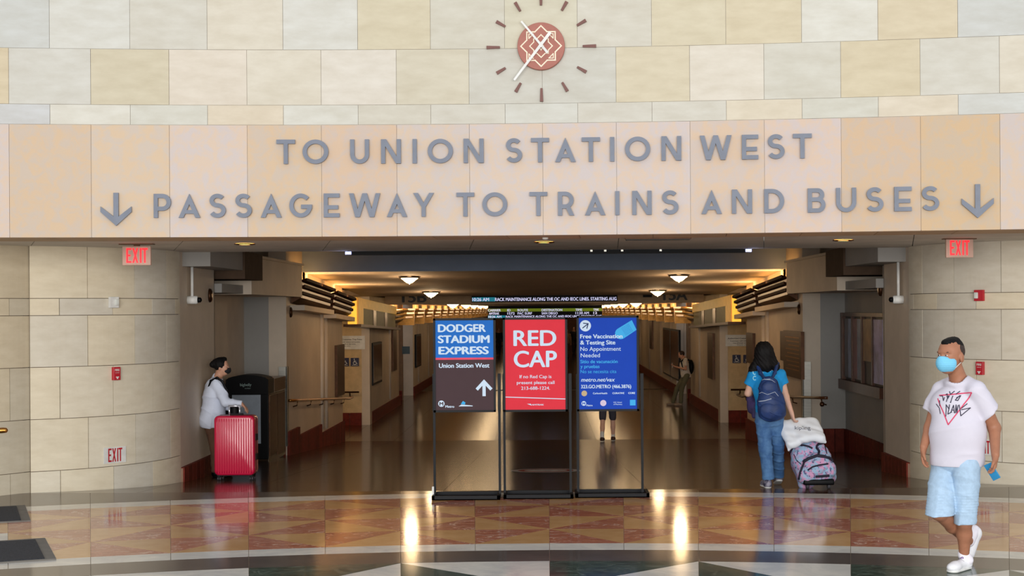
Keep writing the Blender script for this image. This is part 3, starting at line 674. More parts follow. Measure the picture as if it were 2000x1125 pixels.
def pull_station(px, py, side, label):
    c, t, n = pier_point(px, py, side); M = plane_M(c+n*.0, t, Vector((0, 0, 1)), n); T = thing('fire_alarm_pull', label, 'fire alarm', tuple(c), 'fire alarm pull stations')
    def bxx(name, m, x0, x1, y0, y1, d0, d1): 
        bm = BM(); box(bm, x0, x1, y0, y1, d0, d1); bmesh.ops.transform(bm, matrix=M, verts=bm.verts); bevel(bm, .002, 1); return obj(name, bm, m, T)
    bxx('body', M_alarm, -.045, .045, -.073, .073, .004, .045); bxx('handle', M_white, -.018, .018, -.045, -.033, .045, .056); bxx('handle', M_white, -.007, .007, -.06, -.04, .045, .056)
    bxx('window', M_decalred, -.022, .022, -.022, .004, .045, .047); 
    bm = BM(); put_text(bm, 'FIRE', -.03, .03, .028, .026, M, .02, 0, .0465); obj('lettering', bm, M_white, T)
    bm = BM(); rect(bm, M, -.028, .028, .008, .011, .0465); obj('line', bm, M_white, T)
pull_station(223.5, 729.5, 'l', 'red fire alarm pull station on the left stone pier'); pull_station(1916, 719, 'r', 'red fire alarm pull station on the right stone pier')
def strobe(px, py, side, red):
    c, t, n = pier_point(px, py, side); M = plane_M(c, t, Vector((0, 0, 1)), n)
    T = thing('alarm_strobe', 'red alarm strobe with white lens high on the right pier' if red else 'small white box alarm with clear lens high on the left pier', 'alarm', tuple(c))
    def bxx(name, m, x0, x1, y0, y1, d0, d1, b=.004): 
        bm = BM(); box(bm, x0, x1, y0, y1, d0, d1); bmesh.ops.transform(bm, matrix=M, verts=bm.verts); bevel(bm, b, 2); return obj(name, bm, m, T)
    bxx('body', M_alarm if red else M_white, -.058, .058, -.062, .062, .004, .04)
    bxx('lens', mat('clear strobe lens', (222, 226, 220), .15), -.045 if red else -.0, .0 if red else .045, -.035, .035, .04, .065, .01)
strobe(220, 590.5, 'l', False); strobe(1915, 577, 'r', True)
# ------------------------------------------------------------------ soffit downlights, vent, sprinkler, light bar
for px, py, nm in ((478, 478.5, 'left'), (1062.5, 474.5, 'middle'), (1647, 468, 'right')):
    D = .7*F/(CY-py-ROLL*(px-CX))if False else 15.86; c = U(px, py, D); T = thing('recessed_downlight', 'recessed warm downlight in the soffit, the %s one of three' % nm, 'ceiling light', (c.x, D, zD), 'recessed downlights in the soffit')
    bm = BM(); lathe(bm, [(.112, .009), (.112, .0), (.095, -.002), (.095, .009)], (c.x, D, zD), 28); obj('trim_ring', bm, M_brassd, T, True)
    bm = BM(); lathe(bm, [(.096, .006), (.06, .002), (0, .0)], (c.x, D, zD), 28); obj('lens', bm, M_glow, T, True)
    pl = bpy.data.lights.new('lamp', 'SPOT'); pl.energy = 14; pl.color = (1, .72, .42); pl.spot_size = 2.0; pl.spot_blend = .6; pl.shadow_soft_size = .08
    po = bpy.data.objects.new('lamp', pl); COL.objects.link(po); po.location = (c.x, D, zD-.02)
T = thing('air_vent', 'long dark slotted air vent in the soffit right of centre', 'vent', (1.1, 15.1, zD)); c0, c1 = U(1221, 469, 15.1), U(1350, 465, 15.1)
obj('grille_frame', boxes((c0.x, c1.x, 15.05, 15.25, zD-.004, zD+.006)), M_brassd, T)
for i in range(4): obj('louvre', boxes((c0.x+.01, c1.x-.01, 15.07+.045*i, 15.09+.045*i, zD-.012, zD-.004)), M_dark, T)
c = U(1065, 463, 14.7); T = thing('ceiling_sensor', 'tiny white sensor on the soffit just above the middle downlight', 'sensor', (c.x, c.y, zD)); bm = BM(); lathe(bm, [(.03, 0), (.028, -.018), (0, -.022)], (c.x, c.y, zD), 14); obj('cover', bm, M_white, T, True)
c0, c1 = U(690, 491.5, 18.3), U(1452, 486, 18.3); zb = zD+.006-.03
T = thing('light_bar', 'long thin black bar with glowing bluish ends under the soffit edge', 'light fixture', (c0.x, 18.2, zb))
obj('housing', boxes((c0.x, c1.x, 18.11, 18.17, zD-.036, zD+.010)), M_blackp, T)
mblue = mat('bluish glowing end', (170, 180, 255), .5, emit=2.5, var=.01)
for a, b in ((c0.x-.075, c0.x), (c1.x, c1.x+.075)): obj('glowing_end', boxes((a, b, 18.115, 18.165, zD-.024, zD+.008)), mblue, T)
for px in (1155, 1182, 1215, 1290): c = U(px, 487, 18.1); obj('clip', boxes((c.x-.014, c.x+.014, 18.08, 18.112, zD-.012, zD+.01)), M_steel, T)
for sx, nm in ((-1, 'left'), (1, 'right')):
    l = bpy.data.lights.new('end_glow', 'POINT'); l.energy = .6; l.color = (.6, .65, 1); l.shadow_soft_size = .03; o = bpy.data.objects.new('end_glow', l); COL.objects.link(o); o.location = ((c0.x-.1) if sx < 0 else (c1.x+.1), 18.16, zD-.05)
# ------------------------------------------------------------------ bowl lamps
def ceil_z(y): return 2.66-(y-27)*.375/9 if y < 36 else 2.13
BOWL = []
def bowl(x, y, z, label, energy):
    T = thing('bowl_ceiling_lamp', label, 'ceiling lamp', (x, y, z), 'glowing bowl lamps along the passage ceiling')
    bm = BM(); lathe(bm, [(.04, .012), (.20, .006), (.215, -.008), (.195, -.014), (.17, -.012)], (x, y, z), 24); obj('rim', bm, M_brassd, T, True)
    bm = BM(); lathe(bm, [(.165, -.013), (.158, -.03), (.125, -.05), (.085, -.085), (.05, -.108), (.012, -.118), (.012, -.13), (0, -.135)], (x, y, z), 24); obj('glass_bowl', bm, M_bowl, T, True)
    l = bpy.data.lights.new('bulb', 'POINT'); l.energy = energy; l.color = (1, .69, .38); l.shadow_soft_size = .12
    o = bpy.data.objects.new('bulb', l); COL.objects.link(o); o.location = (x, y, z-.26)
ROWY = [28.6, 34.0, 42.1, 49.1, 54.6, 60.2, 65.6, 71.5, 78, 86, 95, 105]
for sx, nm in ((-1, 'left'), (1, 'right')):
    for i, y in enumerate(ROWY):
        z = ceil_z(y)-.012
        bowl(sx*2.595, y, z, 'glowing glass bowl ceiling lamp, %s from the entrance in the %s row' % ((ORD+['eleventh', 'twelfth'])[i], nm), 20 if i < 2 else (14 if i < 4 else 8))
# ------------------------------------------------------------------ brass cove lamps along the wall tops
M_fin = mat('dark lacquered bronze', (52, 28, 13), .7, spec=.06, scale=9, var=.25)
def cove(s, y0, y1, z0, z1, label, group, nfin=3, light=0, deep=.36, m=None):
    T = thing('brass_wall_lamp', label, 'wall lamp', (s*4.38, (y0+y1)/2, (z0+z1)/2-.25), group)
    h = .085 if nfin == 3 else .08
    for i in range(nfin):
        d = deep-.035*i; dz = -.115*i; bm = BM()
        a, b = s*4.36, s*(4.36-d)
        P = lambda x, y, z: (x, y, z)
        za, zb2 = z0+dz, z1+dz
        hexa(bm, [P(a, y0, za-.09), P(b, y0, za-.03), P(b, y1, zb2-.03), P(a, y1, zb2-.09), P(a, y0, za-.07), P(b, y0, za+.02), P(b, y1, zb2+.02), P(a, y1, zb2-.07)])
        obj('fin', bm, m or M_brass, T)
    bm = BM(); hexa(bm, [(s*4.39, y0+.03, z0-.42), (s*4.22, y0+.03, z0-.32), (s*4.22, y1-.03, z1-.32), (s*4.39, y1-.03, z1-.42), (s*4.39, y0+.03, z0-.04), (s*4.2, y0+.03, z0-.04), (s*4.2, y1-.03, z1-.04), (s*4.39, y1-.03, z1-.04)]); obj('back_trough', bm, M_brassd, T)
    bm = BM(); hexa(bm, [(s*4.34, y0+.1, z0-.03), (s*4.2, y0+.1, z0-.02), (s*4.2, y1-.1, z1-.02), (s*4.34, y1-.1, z1-.03), (s*4.34, y0+.1, z0-.015), (s*4.2, y0+.1, z0-.005), (s*4.2, y1-.1, z1-.005), (s*4.34, y1-.1, z1-.015)]); obj('glowing_strip', bm, M_glow, T)
    if light:
        area('uplight', (s*(4.3-deep-.06+.0), (y0+y1)/2, (z0+z1)/2-.08), (s*3.5, (y0+y1)/2, (z0+z1)/2+1), .1, (y1-y0)*.6, light, (1, .68, .34))
    return T
for s, nm in ((-1, 'left'), (1, 'right')):
    cove(s, 25.7, 29.3, 2.50, 2.36, 'long finned brass uplight nearest the entrance on the %s wall top' % nm, 'near finned brass uplights', light=18, deep=.25, m=M_fin)
    cove(s, 29.6, 32.5, 2.33, 2.20, 'long finned brass uplight, second from the entrance on the %s wall top' % nm, 'near finned brass uplights', light=16, deep=.25, m=M_fin)
    w = wl if s < 0 else wr
    for y0, y1, z in ((25.7, 29.3, 2.02), (29.6, 32.5, 1.86)):
        x0, x1 = sorted((s*4.15, s*4.41)); bm = BM()
        hexa(bm, [(x0, y0, z-.06), (x1, y0, z-.06), (x1, y1, z-.15), (x0, y1, z-.15), (x0, y0, z+.03), (x1, y0, z+.03), (x1, y1, z-.06), (x0, y1, z-.06)]); obj('ledge', bm, M_plaster, w)
    for i in range(20):
        y0 = 42.0+i*3.7+i*i*.02
        cove(s, y0, y0+2.4, 1.98, 1.98, 'finned brass wall lamp, number %s of the far row along the %s passage wall' % (['one','two','three','four','five','six','seven','eight','nine','ten','eleven','twelve','thirteen','fourteen','fifteen','sixteen','seventeen','eighteen','nineteen','twenty'][i], nm), 'far finned brass lamps on the %s wall' % nm, light=(6 if i % 2 == 0 else 0), deep=.5)
        obj('bracket', boxes((min(s*3.9, s*4.4), max(s*3.9, s*4.4), y0+2.5, y0+2.6, 1.5, 2.0)), M_brass, w)
    # warm wash light inside the side corridor
    l = bpy.data.lights.new('corridor_lamp', 'POINT'); l.energy = 45 if s < 0 else 10; l.color = (1, .72, .42); l.shadow_soft_size = .3; o = bpy.data.objects.new('corridor_lamp', l); COL.objects.link(o); o.location = (s*6.2, 34.6, 2.0)
    # lantern sign over the corridor opening
    T = thing('lantern_sign', 'amber lit brass lantern panel with glass panes over the %s corridor opening' % nm, 'lit sign', (s*4.3, 38, 1.5), 'lantern panels over the corridor openings')
    def lb(name, m, x0, x1, y0, y1, zz0, zz1, slope=.022):
        bm = BM(); a, b = sorted((s*x0, s*x1)); f_ = lambda y: -(y-33.4)*slope
        hexa(bm, [(a, y0, zz0+f_(y0)), (b, y0, zz0+f_(y0)), (b, y1, zz0+f_(y1)), (a, y1, zz0+f_(y1)), (a, y0, zz1+f_(y0)), (b, y0, zz1+f_(y0)), (b, y1, zz1+f_(y1)), (a, y1, zz1+f_(y1))]); return obj(name, bm, m, T)
    lb('end_panel', M_glowlo, 4.22, 4.42, 33.36, 33.40, 1.64, 2.24)
    lb('top_rail', mat('amber glow metal', (206, 160, 84), .5, emit=.25), 4.18, 4.45, 33.4, 42, 2.02, 2.24); lb('front_stile', MATS['amber glow metal'], 4.18, 4.24, 33.4, 34.3, 1.64, 2.02); lb('bottom_rail', M_brassd, 4.1, 4.5, 33.2, 42.3, 1.58, 1.64)  # slight emission puts the lantern's amber light into the top rail and stile
    for y0, y1 in ((34.4, 36.4), (37.0, 39.0), (39.6, 41.8)): lb('glass_pane', mat('pale green glass', (120, 118, 84), .5, spec=.2), 4.20, 4.24, y0, y1, 1.64, 2.02)
    for y0, y1 in ((36.4, 37.0), (39.0, 39.6)): lb('mullion', M_brassd, 4.19, 4.25, y0, y1, 1.64, 2.02)
# ------------------------------------------------------------------ LED displays
M_led = mat('led text', (206, 206, 240), .5, emit=.8, var=.01); M_ledteal = mat('led teal field', (20, 120, 140), .5, emit=.7, var=.01); M_ledgreen = mat('led green field', (104, 122, 20), .5, emit=.6, var=.01)
def led(name, label, D, x0, x1, y0, y1, paint):
    a, b = U(x0, (y0+y1)/2, D), U(x1, (y0+y1)/2, D); zc = (a.z+b.z)/2; hh = (y1-y0)/2*D/F
    T = thing(name, label, 'display', ((a.x+b.x)/2, D, zc)); obj('housing', boxes((a.x, b.x, D, D+.14, zc-hh, zc+hh)), M_blackp, T)
    M = plane_M((a.x, D-.004, zc+hh), (1, 0, 0), (0, 0, 1), (0, -1, 0)); k = D/F
    paint(T, M, k)
def l1(T, M, k):
    pr('teal_field', T, M_ledteal, lambda bm: rect(bm, M, 1*k, 46*k, -13*k, -5*k, 0))
    pr('running_text', T, M_led, lambda bm: (put_text(bm, '10:26 AM', 1.5*k, 34*k, -12.3*k, 6.6*k, M, .03, 0, .002), put_text(bm, 'RACK MAINTENANCE ALONG THE OC AND IEOC LINES. STARTING AUG', 46*k, 283*k, -12.3*k, 6.6*k, M, .03, 0, .002)))
def l2(T, M, k):
    pr('green_field', T, M_ledgreen, lambda bm: rect(bm, M, 0, 223*k, -11.2*k, -5.4*k, 0)); pr('teal_field', T, M_ledteal, lambda bm: rect(bm, M, 0, 34*k, -23.6*k, -18.4*k, 0))
    def f(bm):
        for t, a, b in (('CARRIER', 0, 25), ('ID', 38, 44), ('ROUTE', 58, 78), ('DESTINATION', 105, 145), ('TIME', 171, 184), ('TRK', 206, 217)): put_text(bm, t, a*k, b*k, -10.6*k, 4.6*k, M, .03, 0, .002)
        for t, a, b in (('AMTRAK', 2, 22), ('1572', 38, 52), ('PAC SURF', 58, 86), ('SAN DIEGO', 105, 136), ('11:20 AM', 171, 197), ('12', 206, 213)): put_text(bm, t, a*k, b*k, -17*k, 4.8*k, M, .03, 0, .002)
        put_text(bm, '10:26 AM', 1*k, 26*k, -23*k, 4.4*k, M, .03, 0, .002); put_text(bm, 'RACK MAINTENANCE ALONG THE OC AND IEOC LINES. STARTING AUG', 35*k, 222*k, -23*k, 4.4*k, M, .03, 0, .002)
    pr('board_text', T, M_led, f)
led('message_display', 'long black message display with white running text and a teal clock', 40.7, 921, 1206, 575, 589.5, l1)
led('departure_display', 'black departure board with a green heading row behind the sign stands', 55.0, 953, 1176, 597, 621.5, l2)
# track numbers on the bulkhead
def bulk_text(s_, x0, x1, yb, cap, label):
    D = 40.97; M = plane_M((0, D, 0), (1, 0, 0), (0, 0, 1), (0, -1, 0)); k = D/F; a = U(x0, yb, D); b = U(x1, yb, D); bm = BM(); put_text(bm, s_, a.x, b.x, (a.z+b.z)/2, cap*k, M, .03, 0, .004)
    tag(obj('track_number', bm, M_dark), label, 'sign', 'track numbers on the bulkhead')
bulk_text('15B', 786, 832, 590.5, 21, 'dark track number 15B on the bulkhead, left side, top half hidden'); bulk_text('15A', 1296, 1342, 586, 21, 'dark track number 15A on the bulkhead, right side, top half hidden')
c = U(1264.5, 577, 40.9); tag(obj('small_display', boxes((c.x-.12, c.x+.12, 40.85, 40.97, c.z-.05, c.z+.05)), M_blackp), 'small black box display on the bulkhead beside track number 15A', 'display')
# ------------------------------------------------------------------ fittings on the walls
for s, nm in ((-1, 'left'), (1, 'right')):
    e = lambda a: s*a
    T = thing('handrail', 'brass handrail with brackets along the %s passage wall' % nm, 'handrail', (s*4.32, 29, .1), 'handrails along the passage')
    ys = (25.2, 33.2) if s < 0 else (22.9, 33.2); zr = lambda y: fz(min(y, 32.4))+.935+(-.02 if y > 32 else 0)
    bm = BM(); pts = [(s*4.30, y, zr(y)) for y in np.linspace(ys[0], ys[1], 14)]; pts = [(s*4.36, ys[0]-.01, zr(ys[0]))]+pts+[(s*4.36, ys[1]+.02, zr(33.2))]; tube(bm, pts, .024, 10); obj('rail', bm, M_wood if s > 0 else M_brass, T, True)
    for y in ((25.8, 27.3, 28.8, 30.3, 31.8) if s < 0 else (23.1, 25.8, 27.3, 28.8, 30.3, 31.8)):
        bm = BM(); tube(bm, [(s*4.30, y, zr(y)-.02), (s*4.31, y, zr(y)-.09), (s*4.38, y, zr(y)-.11)], .011, 8); 
        if y < 25: lathe(bm, [(0, .04), (.03, .03), (.04, 0), (.03, -.03), (0, -.04)], (s*4.31, y, zr(y)-.1), 12)
        obj('bracket', bm, M_brassd, T, True)
    T = thing('corner_guard', 'shiny metal corner guard on the %s niche corner' % nm, 'corner guard', (s*4.4, 25.28, -.2), 'niche corner guards')
    x0, x1 = sorted((s*4.38, s*4.52)); zt = 1.0 if s < 0 else 1.03; zb_ = -.35 if s < 0 else .05
    obj('plate', boxes((x0, x1, 25.22, 25.296, zb_, zt), (min(s*4.385, s*4.398), max(s*4.385, s*4.398), 25.22, 25.42, zb_, zt)), M_steel, T)
    # cameras with conduit
    cx_, cy_, ctop = ((366, 586, 527) if s < 0 else (1768, 585, 511)); D = 18.3 if s < 0 else 18.2; c = U(cx_, cy_, D); c.x = s*4.31; ct = U(cx_, ctop, D)
    T = thing('security_camera', 'white dome security camera on a thin conduit on the %s near wall' % nm, 'camera', tuple(c), 'dome cameras on conduits')
    bm = BM(); tube(bm, [(s*4.34, D, c.z+.04), (s*4.34, D, 2.5)], .018, 10); obj('conduit', bm, M_white, T, True)
    bm = BM(); tube(bm, [(s*4.395, D, c.z), (s*4.28, D, c.z)], [.052, .05], 16); tube(bm, [(s*4.28, D, c.z), (s*4.27, D, c.z)], [.05, .04], 16); obj('housing', bm, M_white, T, True)
    bm = BM(); tube(bm, [(s*4.27, D, c.z), (s*4.235, D, c.z), (s*4.222, D, c.z)], [.034, .03, .012], 14); obj('lens_dome', bm, M_blackp, T, True)
    for (px, py, D, lab) in (((410, 577, 19.5, 'near'), (560, 610, 25.7, 'far')) if s < 0 else ((1723.5, 565, 19.4, 'near'), (1568, 604, 25.6, 'far'))):
        c = U(px, py, D); T = thing('wall_strobe', 'small dark oval strobe on the %s wall, %s the entrance' % (nm, 'nearer' if lab == 'near' else 'farther from'), 'alarm', (s*4.38, D, c.z), 'small dark strobes on the passage walls')
        bm = BM(); tube(bm, [(s*4.40, D, c.z), (s*4.375, D, c.z), (s*4.36, D, c.z)], [.062, .058, .035], 16); bmesh.ops.scale(bm, vec=(1, 1.2, 1.5), verts=bm.verts, space=Matrix.Translation((0, -D, -c.z))); obj('body', bm, M_brassd, T, True)
    # notice and wheelchair plates on the facing wall
    D = 36.985; a, b = (669, 713) if s < 0 else (1417, 1462); y0, y1 = (656, 682) if s < 0 else (654, 676)
    pa, pb = U(a, y0, D), U(b, y1, D)
    T = thing('wall_notice', 'white notice board with black text on the %s facing wall' % nm, 'notice', ((pa.x+pb.x)/2, D, pb.z), 'notice boards on the facing walls')
    xa, xb = (pa.x-.35, pb.x) if s < 0 else (pa.x, pb.x+.35); obj('board', boxes((xa, xb, D-.015, D, pb.z, pa.z)), M_white, T)
    M = plane_M((0, D-.018, 0), (1, 0, 0), (0, 0, 1), (0, -1, 0)); bm = BM(); wdt = xb-xa; k = D/F
    for t, f0, f1, yy, cap in (('Authorized Customer Trip Point', .06, .92, 8.4, 3), ('Customers with tickets and passes', .12, .86, 13, 2.2), ('may proceed at this time', .2, .74, 17, 2.2), ('Thank you', .3, .6, 20.5, 1.6)): put_text(bm, t, xa+wdt*f0, xa+wdt*f1, pa.z-yy*k, cap*k, M, .02)
    obj('lettering', bm, M_dark, T)
    mnavy = mat('navy enamel', (30, 32, 72), .35)
    for px, w_ in (((693, 'right'), (673.5, 'left')) if s < 0 else ((1438.5, 'left'), (1459.5, 'right'))):
        c = U(px, 707 if s < 0 else 701, D); T = thing('wheelchair_sign', 'navy wheelchair symbol sign, the %s one on the %s facing wall' % (w_, nm), 'sign', (c.x, D, c.z-.1), 'wheelchair signs'); h = .102
        obj('plate', boxes((c.x-h, c.x+h, D-.01, D, c.z-h, c.z+h)), mnavy, T)
        M = plane_M((c.x, D-.013, c.z), (1, 0, 0), (0, 0, 1), (0, -1, 0)); bm = BM()
        disc(bm, M, -.012, .072, .013, 0, 12); line2(bm, M, [(-.012, .055), (-.008, .0), (.03, -.002), (.048, -.04), (.06, -.036)], .013); line2(bm, M, [(-.01, .03), (.025, .028)], .011)
        line2(bm, M, arc(.0, -.025, .038, .038, 120, 330, 16), .011, 1e-3); line2(bm, M, [(-.07, -.078), (.07, -.078)], .008)
        obj('symbol', bm, M_white, T)
    T = thing('bumper_rail', 'short dark rail on the %s facing wall below the wheelchair signs' % nm, 'handrail', (s*5, 36.9, -.1), 'short rails on the facing walls'); 
    bm = BM(); tube(bm, [(s*4.62, 36.9, -.08), (s*7, 36.9, -.08)], .022, 8); obj('rail', bm, M_brassd, T, True); bm = BM(); tube(bm, [(s*4.85, 36.9, -.09), (s*4.85, 36.94, -.17), (s*4.85, 37, -.18)], .016, 8); obj('bracket', bm, M_brassd, T, True)
    # plaques and poster cases further in
    def plaque(y0, y1, z0, z1, m, label, cat='plaque', inner=None, name='wall_plaque'):
        T = thing(name, label, cat, (s*4.38, (y0+y1)/2, z0)); x0, x1 = sorted((s*4.34, s*4.4)); obj('frame', boxes((x0, x1, y0, y1, z0, z1)), m, T)
        if inner:
            x0, x1 = sorted((s*4.33, s*4.341)); n = inner[1]
            for i in range(n):
                a = y0+(y1-y0)*(i+.06)/n; b = y0+(y1-y0)*(i+.94)/n; obj('panel', boxes((x0, x1, a, b, z0+.06, z1-.06)), inner[0], T)
        return T
    mp = mat('poster glass', (120, 96, 84), .15, scale=2, var=.3)
    if s > 0:
        T = plaque(25.15, 27.0, .73, 1.54, M_brassd, 'large bronze memorial plaque on the right passage wall'); 
        M = plane_M((4.338, 25.2, 0), (0, 1, 0), (0, 0, 1), (-1, 0, 0)); bm = BM()
        for i in range(9): rect(bm, M, .12, 1.6-(i*37 % 5)*.08, 1.42-i*.07, 1.44-i*.07)
        obj('raised_lines', bm, M_brass, T)
        obj('side_plate', boxes((4.36, 4.4, 27.02, 27.5, .98, 1.52)), M_brassd, T)
        plaque(31.0, 32.0, .78, 1.42, M_brassd, 'narrow bronze plaque at the right corridor corner')
        plaque(48.0, 54.5, -.42, 1.25, M_black, 'tall black framed double poster case on the right passage wall', 'poster case', (mp, 2), 'poster_case'); plaque(38.4, 39.6, .1, 1.3, M_brassd, 'slim bronze strip plaque past the right corridor'); plaque(60, 61.5, .3, 1.7, M_brassd, 'small dark board far along the right wall', 'board')
        bm = BM(); M = plane_M((4.345, 44.9, 0), (0, 1, 0), (0, 0, 1), (-1, 0, 0)); 
        T = thing('arched_niche', 'shallow arched niche behind the leaning figure on the right wall', 'niche', (4.38, 45.8, .3)); line2(bm, M, [(.2, .2), (.2, 1.2)]+arc(.8, 1.2, .6, .45, 180, 0, 12)+[(1.4, 1.2), (1.4, .2)], .12); obj('arch_moulding', bm, M_brassd, T)
    else:
        plaque(31.1, 32.2, .14, 1.22, M_brassd, 'tall bronze plaque at the left corridor corner'); plaque(37.5, 39.6, .05, 1.12, M_black, 'narrow black framed poster case past the left corridor', 'poster case', (mp, 1), 'poster_case'); plaque(50.2, 52.2, .0, 1.12, M_black, 'slim black display far along the left wall', 'display', (mp, 1), 'poster_case'); plaque(42.6, 43.6, .2, 1.5, M_brassd, 'narrow dark board before the second opening on the left', 'board')
    c = U(793 if s < 0 else 1330, 684, 46.98); T = thing('blue_notice', 'small dark teal notice in the second opening on the %s' % nm, 'notice', (s*4.7, 46.9, .5)); obj('plate', boxes((c.x-.12, c.x+.12, 46.97, 47, c.z-.12, c.z+.12)) if s < 0 else boxes((4.7, 4.9, 46.97, 47, .5, .74)), mat('teal plate', (30, 60, 66), .4), T)
# poster case in the right niche
T = thing('display_case', 'dark oak display case with coloured poster panels in the right niche', 'display case', (5.1, 24, .6))
def dc(name, m, x0, x1, y0, y1, z0, z1): return obj(name, boxes((x0, x1, y0, y1, z0, z1)), m, T)
dc('back_board', M_dark, 5.09, 5.12, 22.2, 25.15, .72, 1.82); dc('bottom_rail', M_wood, 4.98, 5.12, 22.1, 25.2, .58, .74); dc('stile', M_wood, 5.02, 5.12, 25.1, 25.2, .7, 1.86)
for y in (22.9, 23.65, 24.4): dc('stile', M_wood, 5.04, 5.09, y-.03, y+.03, .72, 1.82)
dc('top_rail', M_wood, 5.03, 5.12, 22.1, 25.2, 1.80, 1.86)
for i, (c, y0, y1) in enumerate((((178, 170, 210), 22.25, 22.85), ((150, 110, 60), 22.95, 23.6), ((120, 130, 150), 23.7, 24.05), ((120, 70, 72), 24.08, 24.36), ((140, 150, 176), 24.46, 24.75), ((90, 84, 90), 24.78, 25.05))): dc('poster_panel', mat('poster %d' % i, c, .4, scale=3, var=.3), 5.06, 5.085, y0, y1, .78 if i != 1 else 1.1, 1.76)
# brass rail end at the left edge
c = U(2, 840.5, 14.6); T = thing('rail_end', 'rounded brass rail end poking in at the left edge', 'handrail', (c.x, 14.6, 0)); bm = BM(); e0 = U(15, 840.5, 14.6); tube(bm, [(c.x-1.2, 14.2, c.z-.12), (c.x-.2, 14.55, c.z-.01), (c.x+.02, 14.6, c.z), (e0.x-.012, 14.6, c.z), (e0.x, 14.6, c.z)], [.026, .026, .028, .024, .01], 14); obj('rail', bm, M_brass, T, True)
bm = BM(); tube(bm, [(c.x-.9, 14.3, c.z-.1), (c.x-.9, 14.3, 0)], .025, 12); obj('post', bm, M_brass, T, True)
# floor mats
def mat_thing(px1, py1, px2, py2, wd, label):
    p1 = U(px1, py1, 1); p2 = U(px2, py2, 1)
    def gp(px, py): 
        D = H/((py-CY+ROLL*(px-CX))/F); return Vector(((px-CX-ROLL*(py-CY))*D/F, D))
    a, b = gp(px1, py1), gp(px2, py2); T = thing('floor_mat', label, 'floor mat', (a.x-wd/2, (a.y+b.y)/2, 0), 'dark entrance mats')
    e = (a-b).normalized(); q = Vector((-e.y, e.x))
    if q.x > 0: q = -q
    bm = BM(); prism(bm, [a, b, b+q*wd, a+q*wd], .0, .012); obj('border', bm, mat('grey mat border', (110, 106, 100), .8), T)
    bw = .085; A, B = a-e*bw+q*bw, b+e*bw*.4+q*bw; bm = BM(); prism(bm, [A, B, B+q*(wd-2*bw), A+q*(wd-2*bw)], .003, .018); obj('pile', bm, mat('charcoal mat pile', (44, 46, 52), .95, scale=90, var=.4, bump=.6), T)
mat_thing(49, 988.5, 60, 1018.5, 1.6, 'dark ribbed entrance mat at the left edge, the farther one'); mat_thing(88, 1053, 110, 1094, 1.8, 'dark ribbed entrance mat at the left edge, the nearer one')
# round floor decal on the ramp
def gpy(py): 
    v = py-CY; return (H-.88)/(v/F-.055)
y0, y1 = gpy(925), gpy(914); c = U(1066, 919, (y0+y1)/2); yc = (y0+y1)/2; T = thing('floor_decal', 'worn white floor decal with red ring on the dark ramp', 'decal', (c.x, yc, fz(yc)))
rx = 68*yc/F; ry = .5
def dring(name, m, r0, r1, dz, n=48):
    bm = BM(); V = []
    for k in range(n):
        a = 2*PI*k/n; row = []
        for r in (r0, r1): x, y_ = c.x+rx*r*math.cos(a), yc+ry*r*math.sin(a); row.append(bm.verts.new((x, y_, fz(y_)+dz)))
        V.append(row)
    for k in range(n): bm.faces.new((V[k][0], V[(k+1) % n][0], V[(k+1) % n][1], V[k][1]))
    return obj(name, bm, m, T)
dring('white_field', mat('worn white vinyl', (225, 214, 208), .6, spec=.1, scale=12, var=.2), .02, 1, .003); dring('red_ring', mat('worn red vinyl', (180, 60, 52), .6), .62, .8, .0045)
# ------------------------------------------------------------------ blended solids for bodies, cloth and soft things
def V3(*a): return np.array(a, dtype=np.float32)
def cap(a, b, r1, r2, k=.03, flat=None, cut=()):     # tapered round limb; flat=(axis, factor) squashes it along an axis
    return ('cap', np.array(a, np.float32), np.array(b, np.float32), r1, r2, k, flat, cut)
def ell(c, r, k=.03, rot=None, cut=(), sub=False):
    return ('ell', np.array(c, np.float32), np.array(r, np.float32), None, None, k, rot, cut, sub)
def rotz(a): c, s = math.cos(a), math.sin(a); return np.array(((c, -s, 0), (s, c, 0), (0, 0, 1)), np.float32)
def basis(x, y, z): return np.array((x, y, z), np.float32).T
def prim_box(p):
    if p[0] == 'cap': r = max(p[3], p[4]); lo = np.minimum(p[1], p[2])-r; hi = np.maximum(p[1], p[2])+r
    else: r = float(max(p[2])); lo = p[1]-r; hi = p[1]+r
    return lo, hi
